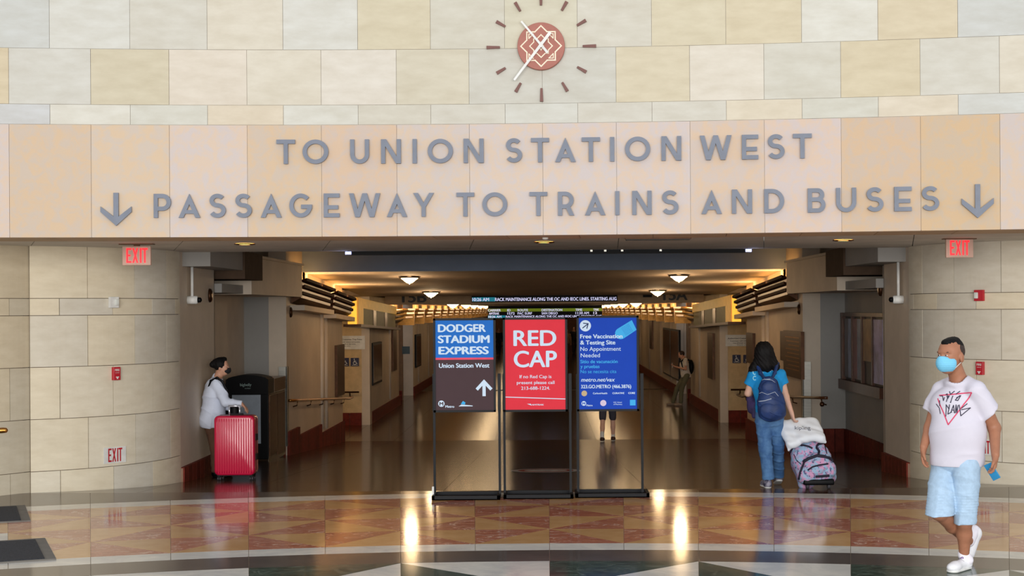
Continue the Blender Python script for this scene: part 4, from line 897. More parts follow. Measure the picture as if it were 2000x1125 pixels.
def prim_eval(p, X, Y, Z):
    if p[0] == 'cap':
        a, b, r1, r2, k, flat, cut = p[1:]; ab = b-a; L = float(ab @ ab)+1e-9
        dx, dy, dz = X-a[0], Y-a[1], Z-a[2]; t = np.clip((dx*ab[0]+dy*ab[1]+dz*ab[2])/L, 0, 1)
        dx = dx-t*ab[0]; dy = dy-t*ab[1]; dz = dz-t*ab[2]
        if flat is not None:
            n, f = flat; n = np.array(n, np.float32); n /= np.linalg.norm(n); q = (dx*n[0]+dy*n[1]+dz*n[2])*(1/f-1); dx = dx+q*n[0]; dy = dy+q*n[1]; dz = dz+q*n[2]
        d = np.sqrt(dx*dx+dy*dy+dz*dz)-(r1+(r2-r1)*t)
        if flat is not None and f < 1: d = d*(.5+.5*f)
    else:
        c, r, rot, cut = p[1], p[2], p[6], p[7]; dx, dy, dz = X-c[0], Y-c[1], Z-c[2]
        if rot is not None: dx, dy, dz = (dx*rot[0, 0]+dy*rot[1, 0]+dz*rot[2, 0], dx*rot[0, 1]+dy*rot[1, 1]+dz*rot[2, 1], dx*rot[0, 2]+dy*rot[1, 2]+dz*rot[2, 2])
        k0 = np.sqrt((dx/r[0])**2+(dy/r[1])**2+(dz/r[2])**2); k1 = np.sqrt((dx/r[0]**2)**2+(dy/r[1]**2)**2+(dz/r[2]**2)**2)+1e-6
        d = k0*(k0-1)/k1
    for (pt, n) in cut:
        n = np.array(n, np.float32); n = n/np.linalg.norm(n); d = np.maximum(d, (X-pt[0])*n[0]+(Y-pt[1])*n[1]+(Z-pt[2])*n[2])
    return d
def solid(name, prims, m, parent, vox=.008, cuts=(), disp=None, smooth_it=2, subs=()):
    lo = np.min([prim_box(p)[0] for p in prims], 0)-.03; hi = np.max([prim_box(p)[1] for p in prims], 0)+.03
    n = np.ceil((hi-lo)/vox).astype(int)+1; ax = [lo[i]+vox*np.arange(n[i], dtype=np.float32) for i in range(3)]
    Fd = np.full(n, 1.0, np.float32)
    for p in list(prims)+list(subs):
        k = p[5]; pl, ph = prim_box(p); pad = k+3*vox+.01
        i0 = np.maximum(0, np.floor((pl-pad-lo)/vox).astype(int)); i1 = np.minimum(n, np.ceil((ph+pad-lo)/vox).astype(int)+1)
        if np.any(i1 <= i0): continue
        sl = tuple(slice(i0[i], i1[i]) for i in range(3)); X = ax[0][sl[0]][:, None, None]; Yy = ax[1][sl[1]][None, :, None]; Z = ax[2][sl[2]][None, None, :]
        d = prim_eval(p, X, Yy, Z).astype(np.float32); f = Fd[sl]
        if any(p is q for q in subs): d = -d; h = np.clip(.5-.5*(d-f)/-k if False else .5+.5*(d-f)/k, 0, 1); Fd[sl] = f*(1-h)+d*h+k*h*(1-h)
        else: h = np.clip(.5+.5*(d-f)/k, 0, 1); Fd[sl] = d*(1-h)+f*h-k*h*(1-h)
    X = ax[0][:, None, None]; Yy = ax[1][None, :, None]; Z = ax[2][None, None, :]
    if disp is not None: Fd += disp(X, Yy, Z).astype(np.float32)
    for (pt, nn) in cuts:
        nn = np.array(nn, np.float32); nn = nn/np.linalg.norm(nn); Fd = np.maximum(Fd, (X-pt[0])*nn[0]+(Yy-pt[1])*nn[1]+(Z-pt[2])*nn[2])
    Fd[0] = Fd[-1] = 1; Fd[:, 0] = Fd[:, -1] = 1; Fd[:, :, 0] = Fd[:, :, -1] = 1
    ins = Fd < 0
    cs = tuple(s-1 for s in n)
    cnt = np.zeros(cs, np.int8); off = [(i, j, k) for i in (0, 1) for j in (0, 1) for k in (0, 1)]
    for (i, j, k) in off: cnt += ins[i:i+cs[0], j:j+cs[1], k:k+cs[2]]
    act = (cnt > 0) & (cnt < 8); idx = np.argwhere(act); vid = np.full(cs, -1, np.int64); vid[act] = np.arange(len(idx))
    S = np.zeros((len(idx), 3)); C = np.zeros(len(idx))
    vals = {o: Fd[idx[:, 0]+o[0], idx[:, 1]+o[1], idx[:, 2]+o[2]] for o in off}
    for a in off:
        for d in range(3):
            if a[d] == 0:
                b = list(a); b[d] = 1; b = tuple(b); va, vb = vals[a], vals[b]; cr = (va < 0) != (vb < 0); t = np.where(cr, va/np.where(cr, va-vb, 1), 0)
                P = np.tile(np.array(a, float), (len(idx), 1)); P[:, d] += t; S[cr] += P[cr]; C[cr] += 1
    vert = lo+(idx+S/C[:, None])*vox
    faces = []
    for d in range(3):
        a = [slice(0, None)]*3; b = [slice(0, None)]*3; a[d] = slice(0, -1); b[d] = slice(1, None)
        ia, ib = ins[tuple(a)], ins[tuple(b)]; cr = ia != ib; e = np.argwhere(cr); u, v = [(1, 2), (2, 0), (0, 1)][d]
        ok = (e[:, u] > 0) & (e[:, v] > 0) & (e[:, u] < cs[u]) & (e[:, v] < cs[v]) & (e[:, d] < cs[d]); e = e[ok]
        q = []
        for (du, dv) in ((0, 0), (-1, 0), (-1, -1), (0, -1)):
            g = e.copy(); g[:, u] += du; g[:, v] += dv; q.append(vid[g[:, 0], g[:, 1], g[:, 2]])
        q = np.stack(q, 1); fl_ = ia[e[:, 0], e[:, 1], e[:, 2]]; q[~fl_] = q[~fl_][:, ::-1]; faces.append(q)
    faces = np.concatenate(faces); faces = faces[(faces >= 0).all(1)]
    me = bpy.data.meshes.new(name); me.vertices.add(len(vert)); me.vertices.foreach_set('co', vert.astype(np.float32).ravel())
    me.loops.add(len(faces)*4); me.loops.foreach_set('vertex_index', faces.ravel().astype(np.int32)); me.polygons.add(len(faces)); me.polygons.foreach_set('loop_start', np.arange(0, len(faces)*4, 4, dtype=np.int32)); me.polygons.foreach_set('loop_total', np.full(len(faces), 4, np.int32))
    me.update(calc_edges=True); me.validate()
    for p in me.polygons: p.use_smooth = True
    return new_obj(name, me, m, parent)
def folds(amp=.004, f=(30, 26, 14), seed=0, amp2=None):
    def g(X, Yy, Z): return amp*np.sin(f[0]*X+8*np.sin(7*Z+seed)+seed)*np.sin(f[1]*Yy+5*np.sin(5*X+seed))*np.cos(f[2]*Z+3*np.sin(9*X))+amp*.7*np.sin(60*Z+22*X+4*np.sin(20*Yy)+seed)*np.clip(np.sin(8*Z+4*X+seed), 0, 1)
    return g
def crease(amp=.006, rows=((11, 6, 0), (7, -9, 2), (16, 3, 4)), seed=0):
    def g(X, Yy, Z):
        t = 0
        for i, (a, b, c) in enumerate(rows):
            ph = a*Z+b*X+.5*b*Yy+c+seed+1.4*np.sin(6*X+5*Z+c)+.9*np.sin(9*Yy+3*Z+seed); m = np.clip(np.sin(3.1*X+4.3*Z+2.7*Yy+2*c+seed)+.35, 0, 1); t = t+m*(1-np.abs(np.sin(ph)))**3
        return -amp*t+amp*.5
    return g
nrm = lambda v: np.array(v, np.float32)/np.linalg.norm(v)
def hand(w, d, nrm_palm, side, curl=.6, s=1.0):
    """w wrist, d direction to the fingertips, nrm_palm out of the palm, side = direction of the thumb"""
    d, n, sd = nrm(d), nrm(nrm_palm), nrm(side); w = np.array(w, np.float32); P = []
    kn = w+d*.085*s
    P.append(cap(w, w+d*.03*s, .025*s, .028*s, .012, (n, .72)))
    for i, f in enumerate((.026, .009, -.009, -.026)): P.append(cap(w+sd*f*.6*s+d*.02*s, kn+sd*f*s, .015*s, .0125*s, .012))
    for i, (f, L) in enumerate(((.028, .070), (.0095, .078), (-.0095, .073), (-.028, .058))):
        b = kn+sd*f*s; a1 = curl*(.5+.1*i); d1 = d*math.cos(a1)+n*math.sin(a1); a2 = curl*(1.3+.1*i); d2 = d*math.cos(a2)+n*math.sin(a2); a3 = curl*(1.9+.1*i); d3 = d*math.cos(a3)+n*math.sin(a3)
        p1 = b+d1*L*.45*s; p2 = p1+d2*L*.32*s; p3 = p2+d3*L*.25*s
        P += [cap(b, p1, .0098*s, .009*s, .005), cap(p1, p2, .009*s, .0082*s, .004), cap(p2, p3, .0082*s, .0066*s, .004)]
    t0 = w+d*.022*s+sd*.02*s; t1 = t0+(sd*.55+d*.75+n*.25)*.042*s; t2 = t1+(sd*.1+d*.9+n*.4)*.034*s
    P += [cap(t0, t1, .015*s, .0115*s, .012), cap(t1, t2, .0112*s, .0085*s, .005)]
    return P
def head_prims(c, f, h=.235, wide=.076, deep=.095, nose=True):
    """c centre of the skull, f facing"""
    f = nrm(f); up = V3(0, 0, 1); sd = nrm(np.cross(f, up)); up = nrm(np.cross(sd, f)); R = basis(sd, f, up); c = np.array(c, np.float32); s = h/.235
    P = [ell(c+up*.022*s, (wide*s, deep*s, .096*s), .03, R), ell(c+f*.028*s-up*.045*s, (.058*s, .062*s, .075*s), .03, R), ell(c+f*.055*s-up*.088*s, (.032*s, .028*s, .024*s), .03, R)]
    if nose:
        P += [cap(c+f*.090*s+up*.008*s, c+f*.112*s-up*.028*s, .008*s, .013*s, .012), ell(c+f*.092*s-up*.058*s, (.024*s, .012*s, .007*s), .008, R), ell(c+f*.082*s+up*.027*s, (.052*s, .017*s, .008*s), .015, R),
              ell(c+f*.070*s-up*.02*s+sd*.036*s, (.02*s, .018*s, .018*s), .02, R), ell(c+f*.070*s-up*.02*s-sd*.036*s, (.02*s, .018*s, .018*s), .02, R)]
    for q in (-1, 1): P += [ell(c+sd*q*(wide+.003)*s-f*.006*s-up*.012*s, (.010*s, .020*s, .032*s), .006, R)]
    return P, R, sd, up
def eyes(c, f, R, sd, up, parent, s=1.0):
    f = nrm(f); c = np.array(c, np.float32); mw, mk = mat('eye white', (226, 220, 212), .2), mat('dark iris', (26, 16, 12), .15)
    for q in (-1, 1):
        p = c+f*.090*s+up*.006*s+sd*q*.030*s
        solid('eye', [ell(p, (.0115*s, .0065*s, .0045*s), .002, R)], mw, parent, .003); solid('iris', [ell(p+f*.004*s, (.0062*s, .004*s, .0048*s), .001, R)], mk, parent, .003)
        solid('eyebrow', [cap(p+f*.004*s+up*.019*s-sd*q*.014*s, p+up*.021*s+sd*q*.016*s, .004*s, .003*s, .002)], mk, parent, .0035)
def shoe(name, heel, toe, m, msole, parent, w=.045, h=.075, vox=.006, lift=None):
    heel, toe = np.array(heel, np.float32), np.array(toe, np.float32); d = nrm(toe-heel); L = np.linalg.norm(toe-heel); up = V3(0, 0, 1); up = nrm(up-d*(up@d)); sd = nrm(np.cross(d, up)); R = basis(sd, d, up)
    P = [ell(heel+d*.045+up*.045, (w*.82, .05, .05), .03, R), ell(toe-d*.06+up*.036, (w, .066, .038), .03, R), cap(heel+d*.06+up*.045, toe-d*.09+up*.042, .040, .034, .03, (sd, .95)), cap(heel+d*.05+up*.045, heel+d*.055+up*h, .042, .038, .02)]
    o = solid(name, P, m, parent, vox, cuts=[(heel+up*.012, -up)])
    S = [cap(heel+d*.042+up*.012, toe-d*.05+up*.012, w*.86, w*1.04, .02, (up, .42))]
    solid('sole', S, msole, o, vox, cuts=[(heel+up*.001, -up), (heel+up*.024, up)])
    return o, R
def cloth_print(name, T, m, target, o, xa, ya, shapes, off=.0025, toward=None):
    """flat print laid on cloth: shapes are 2D polygons, dropped on the target mesh along the print's normal"""
    me = target.data; bv = BVHTree.FromPolygons([v.co for v in me.vertices], [tuple(p.vertices) for p in me.polygons])
    xa = Vector(xa).normalized(); ya = Vector(ya).normalized(); n = xa.cross(ya); bm = BM()
    def drop(x, y):
        s = Vector(o)+xa*x+ya*y+n*.6; hit = bv.ray_cast(s, -n, 1.5); return (hit[0]+n*off) if hit[0] else None
    for sh in shapes:
        V = [drop(*p) for p in sh]
        if all(V): bm.faces.new([bm.verts.new(v) for v in V])
    return obj(name, bm, m, T)
def stroke2(pts, t, seg=.012):
    out = []
    for a, b in zip(pts, pts[1:]):
        a, b = Vector(a), Vector(b); L = (b-a).length; n = max(1, int(L/seg)); e = (b-a)/n; q = Vector((-e.y, e.x)).normalized()*t/2
        for i in range(n): p0 = a+e*(i-.08); p1 = a+e*(i+1.08); out.append([p0-q, p1-q, p1+q, p0+q])
    return out
skin1 = mat('tanned skin', (166, 112, 84), .55, scale=20, var=.05); skin2 = mat('light skin', (214, 170, 148), .55, scale=20, var=.04); skin3 = mat('warm skin', (196, 146, 120), .55, scale=20, var=.04)
hairm = mat('black hair', (12, 10, 11), .6, spec=.2, scale=60, var=.4, stretch=(3, 3, .4), bump=.5)
P_ = lambda px, py, D: np.array(U(px, py, D), np.float32)
# ------------------------------------------------------------------ the man crossing at the right
def man():
    T = thing('person', 'person in white printed T-shirt, pale denim shorts and blue face mask walking left', 'person', tuple(U(1875, 1115, 11.0)))
    hc = P_(1858, 694, 10.92); f = nrm((-.80, -.60, 0)); tf = nrm((-.50, -.86, 0)); tr = nrm((.86, -.50, 0)); Rt = basis(tr, tf, (0, 0, 1))
    hp, R, sd, up = head_prims(hc-np.array((0, 0, .004)), f, .258, .079, .096)
    nb = P_(1872, 741, 10.96); Ls, Rs = P_(1834, 760, 11.08), P_(1912, 761, 10.82)
    Le, Lw = P_(1816, 836, 11.1), P_(1804, 873, 11.0); Re, Rw = P_(1942, 836, 10.88), P_(1944, 888, 10.72)
    pel = P_(1868, 893, 10.95); lh, rh = P_(1845, 908, 11.03), P_(1888, 910, 10.86); lk, rk = P_(1834, 1000, 10.82), P_(1884, 1016, 10.88)
    la, ra = P_(1893, 1058, 11.28), P_(1883, 1086, 11.0)
    B = hp+[cap(hc-f*.015-up*.05, nb, .056, .062, .02), cap(nb, P_(1870, 770, 10.95), .056, .065, .02), ell(P_(1870, 800, 10.95), (.14, .085, .12), .04, Rt), ell(pel, (.150, .115, .10), .04, Rt), cap(P_(1870, 790, 10.95), pel, .12, .12, .04),
         cap(nb+V3(0, 0, -.08), Ls+V3(0, 0, -.03), .035, .035, .02), cap(nb+V3(0, 0, -.08), Rs+V3(0, 0, -.03), .035, .035, .02), cap(Ls+V3(0, 0, -.03), Le, .044, .043, .02), cap(Le, Lw, .043, .028, .02), cap(Rs+V3(0, 0, -.03), Re, .048, .046, .02), cap(Re, Rw, .045, .030, .02),
         cap(lh, lk, .080, .058, .03), cap(rh, rk, .080, .056, .03), cap(lk, lk*.55+la*.45, .056, .054, .03), cap(lk*.55+la*.45, la, .054, .036, .03), cap(rk, rk*.6+ra*.4+V3(.005, .02, 0), .054, .052, .03), cap(rk*.6+ra*.4+V3(.005, .02, 0), ra, .052, .035, .03)]
    hl = hand(Lw, (-.12, -.2, -1), (.5, -.4, 0), (-.35, -.9, -.1), .55); hr = hand(Rw, (-.12, -.25, -1), (-.9, -.35, .1), (-.35, -.9, -.1), .75)
    solid('body', B+hl+hr, skin1, T, .0058)
    eyes(hc-np.array((0, 0, .004)), f, R, sd, up, T, 1.10)
    # short hair, faded sides
    c2 = hc+up*.026
    solid('hair', [ell(c2-f*.012+up*.022, (.079, .099, .080), .02, R, cut=[(c2+f*.078+up*.03, f*.9-up*.25), (c2-f*.03+up*.004, -up*1-f*.25)]), cap(c2+f*.060+up*.074, c2-f*.03+up*.088, .03, .034, .03, (up, .6)), ell(c2-f*.05-up*.01, (.066, .062, .06), .02, R, cut=[(c2-f*.035, f)])], hairm, T, .005, disp=lambda X, Yy, Z: .002*np.sin(260*X+90*Z)*np.sin(230*Yy))
    solid('hair_fade', [ell(c2-f*.012+up*.004, (.0868, .099, .086), .01, R, cut=[(c2+f*.038, f+up*.2), (c2-up*.032+f*0, -up)])], mat('cropped hair', (58, 42, 36), .7, scale=80, var=.2), T, .005)
    # face mask
    mk = mat('pale blue mask', (120, 198, 232), .7, var=.04)
    M0 = hc-up*.052+f*.03
    o = solid('face_mask', [ell(M0+f*.020-up*.004, (.078, .084, .070), .01, R, cut=[(M0+f*.004, -f), (M0+up*.046, up*1+f*.12)]), ell(M0+f*.074-up*.002, (.036, .036, .056), .03, R, cut=[(M0+up*.046, up)])], mk, T, .005, disp=lambda X, Yy, Z: .0012*np.sin(420*Z))
    for q in (-1, 1):
        e = hc+sd*q*.08-f*.012
        for dz, ez in ((.036, .0), (-.040, -.04)): bm = BM(); tube(bm, [Vector(M0+sd*q*.066+f*.012+up*dz), Vector(e+sd*q*.004+up*(ez*.5+.012*(1 if dz > 0 else -2)))], .0028, 6); obj('ear_loop', bm, M_white, o, True)
    # shirt
    ws = mat('white cotton', (212, 208, 220), .85, var=.02)
    bel = P_(1871, 845, 10.93); ch = P_(1869, 795, 10.95); hem = P_(1869, 893, 10.94)
    sl = P_(1818, 803, 11.1); sr = P_(1934, 806, 10.83)
    S = [ell(ch, (.200, .135, .165), .05, Rt), ell(bel, (.200, .160, .20), .05, Rt), cap(bel, hem+V3(0, 0, -.02), .186, .202, .05, (tf, .78)), cap(nb+V3(-.01, 0, -.012), Ls+V3(.02, 0, -.0), .058, .058, .03), cap(nb+V3(.01, 0, -.012), Rs+V3(-.02, 0, -.0), .060, .060, .03), ell(nb+V3(-.01, -.02, -.03), (.095, .09, .05), .03, Rt),
         cap(Ls+V3(.012, 0, -.012), sl, .064, .066, .03, cut=[(sl, nrm(sl-Ls))]), cap(Rs+V3(-.012, 0, -.012), sr, .068, .080, .03, cut=[(sr, nrm(sr-Rs+V3(.1, 0, 0)))])]
    sh = solid('shirt', S, ws, T, .0075, cuts=[(P_(1870, 909, 10.94), (0, 0, -1))], disp=lambda X, Yy, Z: crease(.0055)(X, Yy, Z)-.002+.004*np.sin(24*X+15*Yy+3)*np.clip((1.12-Z)*3, 0, 1)*np.sin(14*Z), subs=[cap(nb+V3(.01, .01, .12), nb+V3(-.018, -.035, -.012), .066, .064, .012)])
    # print on the chest: pixels measured on the photograph, taken in the plane of the chest
    o0 = P_(1843, 790, 10.7); k = 10.83/F; xa = Vector(tr); ya = Vector((0, 0, 1)); fx = 1/.92
    q = lambda px, py: ((px-1843)*k*fx, -(py-790)*k)
    tri = [q(1821, 776), q(1882, 768.5), q(1842.5, 831.5), q(1819, 782)]
    cloth_print('triangle_print', T, mat('pink red ink', (214, 62, 100), .7), sh, o0, xa, ya, stroke2(tri, .0085), .0025)
    Zp = lambda pts: [((1810+x/11.25), 750+y/11.25) for x, y in pts]
    SC = [[(150, 300), (205, 300), (235, 400), (250, 330)], [(270, 270), (300, 250), (310, 300)], [(340, 200), (370, 260), (440, 190)], [(300, 420), (330, 300), (350, 290)], [(300, 300), (325, 350), (350, 290)], [(390, 440), (420, 300), (430, 290)], [(380, 430), (400, 425)], [(480, 250), (550, 190)], [(560, 280), (480, 380), (530, 390), (580, 280), (500, 330)],
          [(75, 480), (150, 560), (175, 690)], [(150, 400), (160, 520)], [(300, 480), (300, 740)], [(310, 500), (360, 580), (370, 480), (340, 690), (420, 640)], [(400, 650), (450, 490), (470, 660)], [(410, 600), (465, 600)], [(490, 660), (500, 480), (520, 660), (540, 490)], [(560, 480), (600, 720), (770, 545), (600, 590)], [(600, 560), (710, 455)]]
    cloth_print('black_scribble_lettering', T, mat('black ink', (44, 38, 62), .7), sh, o0, xa, ya, [p for s_ in SC for p in stroke2([q(*z) for z in Zp(s_)], .0062)], .0035)
    # shorts
    den = mat('pale blue denim', (172, 198, 222), .8, var=.06, scale=30)
    lb, rb = P_(1835, 1007, 10.84), P_(1885, 1024, 10.88)
    def sd_(X, Yy, Z): return crease(.007, seed=2)(X, Yy, Z)+.0022*np.sin(2*PI*Z/.020)*((Z > .43) & (Z < .60))*(Yy < 10.95)+.004*np.clip(np.sin(35*Z+20*X), .2, 1)*((Z > .66) & (Z < .84))
    so = solid('shorts', [ell(pel, (.186, .150, .13), .03, Rt), cap(lh, lb+nrm(lb-lh)*.1, .104, .106, .012, cut=[(lb, (0, 0, -1))]), cap(rh, rb+nrm(rb-rh)*.1, .108, .076, .012, cut=[(rb, (0, 0, -1))])], den, T, .0072, disp=sd_, cuts=[(P_(1870, 893, 10.95), (0, 0, 1))])
    # socks and shoes
    wm = mat('white leather', (236, 236, 240), .5, var=.02)
    sk = mat('white sock', (232, 228, 236), .9)
    hR = P_(1893, 1112, 11.06); hR[2] = 0; tR = hR+nrm((-.70, -.71, 0))*.285
    ra2 = np.array((hR[0]-.03, hR[1]-.05, .0))
    so_ = solid('sock', [cap(P_(1882, 1083, 11.0), ra2+V3(.005, .0, .07), .043, .042, .02, cut=[(P_(1882, 1076, 11.0), (0, 0, 1))])], sk, T, .006)
    M = plane_M(tuple(P_(1884, 1087, 10.945)), tuple(nrm((.92, -.2, 0))), (0, 0, 1), (0, -1, 0))
    cloth_print('usa_lettering', T, mat('purple ink', (96, 50, 130), .7), so_, tuple(P_(1880, 1094.5, 10.9)), (1, 0, 0), (0, 0, 1), [[(x*.95, y*.8) for x, y in s_] for s_ in sum([stroke2(L, .0045, .02) for L in ([(-.026, .018), (-.026, .004), (-.022, .0), (-.015, .0), (-.012, .004), (-.012, .018)], [(.006, .017), (-.005, .017), (-.006, .010), (.005, .008), (.005, .001), (-.006, .001)], [(.011, 0), (.011, .013), (.015, .018), (.021, .018), (.023, .013), (.023, 0)], [(.011, .008), (.023, .008)])], [])], .002)
    s1_, R1 = shoe('shoe', hR, tR, wm, M_white, T, .047, .050)
    d1 = nrm(tR-hR); sdx = nrm(np.cross(d1, (0, 0, 1)))
    bm = BM()
    for i in range(5):
        c_ = hR+d1*(.10+.024*i)+V3(0, 0, .088-.010*i); tube(bm, [Vector(c_-sdx*.026-V3(0, 0, .008)), Vector(c_+V3(0, 0, .005)), Vector(c_+sdx*.026-V3(0, 0, .008))], .003, 6)
    c_ = hR+d1*.095+V3(0, 0, .094); tube(bm, [Vector(c_), Vector(c_+sdx*.03+V3(0, 0, .012)), Vector(c_+sdx*.035-V3(0, 0, .02))], .0028, 6); tube(bm, [Vector(c_), Vector(c_-sdx*.03+V3(0, 0, .012)), Vector(c_-sdx*.035-V3(0, 0, .02))], .0028, 6)
    obj('laces', bm, mat('grey lace', (170, 168, 172), .8), s1_, True)
    tL = P_(1893, 1092, 11.36); tL[2] = .012; hL = P_(1906, 1040, 11.42)
    dL = nrm(tL-hL); hL = tL-dL*.275
    solid('sock', [cap(la, hL+dL*.05+V3(-.03, -.05, .02), .040, .043, .02)], sk, T, .007)
    P = [ell(hL+dL*.05+V3(-.02, -.04, .0), (.045, .05, .05), .03), cap(hL+dL*.06+V3(-.02, -.035, 0), tL-dL*.05+V3(-.012, -.02, 0), .050, .036, .03)]
    solid('shoe', P, wm, T, .006, disp=None)
    # phone held in the hand: a thing of its own
    c = P_(1938, 921, 10.735); Tp = thing('phone', 'blue cased phone held low in the walking man\'s left hand', 'phone', tuple(c))
    ax_ = nrm((.5, -.1, -.85)); ay_ = nrm((-.62, .55, -.43)); az_ = nrm(np.cross(ax_, ay_)); bm = BM(); box(bm, -.064, .064, -.032, .032, -.004, .004)
    Mx = Matrix(((ax_[0], ay_[0], az_[0], c[0]), (ax_[1], ay_[1], az_[1], c[1]), (ax_[2], ay_[2], az_[2], c[2]), (0, 0, 0, 1))); bevel(bm, .004, 2); bmesh.ops.transform(bm, matrix=Mx, verts=bm.verts); obj('case', bm, mat('blue phone case', (44, 138, 190), .35), Tp, True)
    bm = BM(); box(bm, -.064, -.035, .005, .030, .005, .008); bmesh.ops.transform(bm, matrix=Mx, verts=bm.verts); obj('camera_bump', bm, M_blackp, Tp)
man()
# ------------------------------------------------------------------ woman with backpack, seen from behind
def traveller():
    D = 16.12; T = thing('person', 'person in bright blue T-shirt and jeans seen from behind, pulling a rolling bag', 'person', tuple(U(1510, 950, D)))
    f = nrm((-.1, 1, 0)); R = basis(np.cross(f, (0, 0, 1)), f, (0, 0, 1)); hc = P_(1491, 691, D+.03)
    hp, Rh, sd, up = head_prims(hc, nrm((-.35, 1, -.12)), .225, .073, .092)
    nb = P_(1496, 720, D+.02); Ls, Rs = P_(1471, 733, D), P_(1524, 732, D+.02); Le, Lw = P_(1461, 768, D+.06), P_(1472, 775, D+.28); Re, Rw = P_(1535, 776, D+.02), P_(1546, 806, D-.03)
    pel = P_(1502, 812, D); lh, rh = P_(1491, 825, D), P_(1515, 825, D+.02); lk, rk = P_(1495, 878, D-.02), P_(1519, 872, D+.1); la, ra = P_(1501, 932, D+.05), P_(1522, 922, D+.42)
    B = hp+[cap(hc-up*.06, nb, .05, .056, .03), cap(nb, Ls, .04, .045, .04), cap(nb, Rs, .04, .045, .04), cap(Ls, Le, .045, .037, .02), cap(Le, Lw, .036, .026, .02), cap(Rs, Re, .045, .037, .02), cap(Re, Rw, .037, .024, .02), ell(P_(1499, 755, D), (.14, .09, .15), .04), ell(pel, (.11, .08, .09), .03), cap(P_(1499, 755, D), pel, .09, .08, .03), cap(lh, lk, .07, .055, .03), cap(lk, la, .05, .035, .03), cap(rh, rk, .07, .055, .03), cap(rk, ra, .05, .035, .03)]
    solid('body', B+hand(Rw, (.25, -.1, -1), (.8, .5, 0), (-.2, 1, 0), 1.0, .92)+hand(Lw, (.4, .9, .1), (0, 0, 1), (.9, -.3, 0), .8, .9), skin2, T, .007)
    up3 = V3(0, 0, 1)
    def hd(X, Yy, Z): return .004*np.sin(130*X+14*np.sin(9*Z))*np.sin(110*Yy)+.003*np.sin(70*X+5)
    hb = P_(1493, 716, D-.05)
    solid('hair', [ell(hc+V3(0, -.022, .024), (.096, .108, .112), .03, Rh), cap(hc+V3(.0, -.05, .02), P_(1496, 712, D-.03), .095, .086, .04, (f, .75)), cap(hc+V3(-.03, -.03, -.02), P_(1470, 727, D+.0), .06, .045, .04), cap(hc+V3(.05, -.03, -.02), P_(1515, 716, D), .055, .05, .04), cap(P_(1470, 718, D+.03), P_(1461, 733, D+.05), .035, .022, .03)], hairm, T, .0065, disp=hd, cuts=[(hc+V3(-.03, .065, 0), (-.3, 1, -.1))])
    bl = mat('bright blue cotton', (10, 138, 204), .85, var=.04); sl, sr = P_(1463, 751, D+.03), P_(1531, 751, D+.02)
    sh = solid('shirt', [ell(P_(1499, 757, D), (.165, .118, .17), .05), cap(P_(1499, 757, D), P_(1501, 812, D), .135, .145, .05, (f, .8)), cap(nb+V3(0, 0, -.03), Ls, .05, .055, .04), cap(nb+V3(0, 0, -.03), Rs, .05, .055, .04), cap(Ls, sl, .060, .060, .03, cut=[(sl, nrm(sl-Ls))]), cap(Rs, sr, .060, .062, .03, cut=[(sr, nrm(sr-Rs))])], bl, T, .007, disp=crease(.006, seed=4), cuts=[(P_(1500, 822, D), (0, 0, -1))])
    # white lettering either side of the straps
    o0 = tuple(P_(1500, 738, D-.2)); k = D/F; sh_ = []
    for ch, x0, x1, y0, y1 in (('C', 1474, 1481, 724, 733), ('T', 1484, 1489, 722, 731), ('F', 1490, 1495, 721, 730), ('A', 1503, 1510, 719, 728), ('C', 1474, 1482, 735, 744), ('I', 1513, 1516, 733, 743)):
        cch = {'C': 'G', 'F': 'E'}.get(ch, ch); w_ = (x1-x0)/(y1-y0)
        qs = strip(arc(w_/2, .5, w_/2-.1, .42, 45, 315, 12), .2) if ch == 'C' else letter_quads(cch, w_, .2)
        for qd in qs: sh_.append([((x0-1500)*k+a*(y1-y0)*k, (738-y1)*k+b*(y1-y0)*k) for a, b in qd])
    cloth_print('white_lettering', T, mat('pale cyan ink', (150, 216, 236), .7), sh, o0, (1, 0, 0), (0, 0, 1), sh_, .004)
    jn = mat('mid blue denim', (84, 126, 172), .85, scale=9, rgb2=(58, 98, 148))
    c1_, c2_ = P_(1501, 936, D+.02), P_(1521, 928, D+.36)
    solid('jeans', [ell(pel, (.155, .122, .13), .05), cap(lh, lk, .090, .072, .035), cap(lk, c1_, .072, .066, .03, cut=[(c1_, nrm(c1_-lk))]), cap(rh, rk, .088, .070, .035), cap(rk, c2_, .070, .064, .03, cut=[(c2_, nrm(c2_-rk))])], jn, T, .0065, disp=crease(.008, ((16, 5, 0), (23, -4, 2), (9, 10, 1)), 7), cuts=[(P_(1500, 800, D), (0, 0, 1))])
    sm = mat('dark sneaker mesh', (40, 36, 60), .7, scale=14, rgb2=(150, 146, 160)); 
    h1 = P_(1500, 951, D); h1[2] = fz(D)+.0; s1_, _ = shoe('shoe', h1+V3(.0, -.06, .0), h1+nrm((-.12, 1, 0))*.20, sm, M_white, T, .045, vox=.006)
    h2 = P_(1523, 941, D+.35); h2[2] = fz(D+.4)+.055; s2_, _ = shoe('shoe', h2, h2+nrm((.02, 1, -.28))*.25, sm, M_white, T, .045, vox=.006)
    # backpack: a thing of its own
    nv = mat('navy nylon', (24, 52, 104), .6, scale=10, var=.2); Tb = thing('backpack', 'navy blue backpack with white zips worn by the person in the blue T-shirt', 'backpack', tuple(P_(1505, 820, D-.2)))
    Y0 = D-.19
    body = solid('body', [ell(P_(1502, 757, Y0), (.115, .075, .105), .05), ell(P_(1506, 785, Y0-.02), (.150, .10, .17), .05), ell(P_(1508, 804, Y0-.02), (.155, .105, .11), .05), ell(P_(1501, 744, Y0+.02), (.07, .05, .05), .04)], nv, Tb, .007, disp=crease(.010, ((14, 5, 0), (9, -12, 2), (20, 4, 1)), 3))
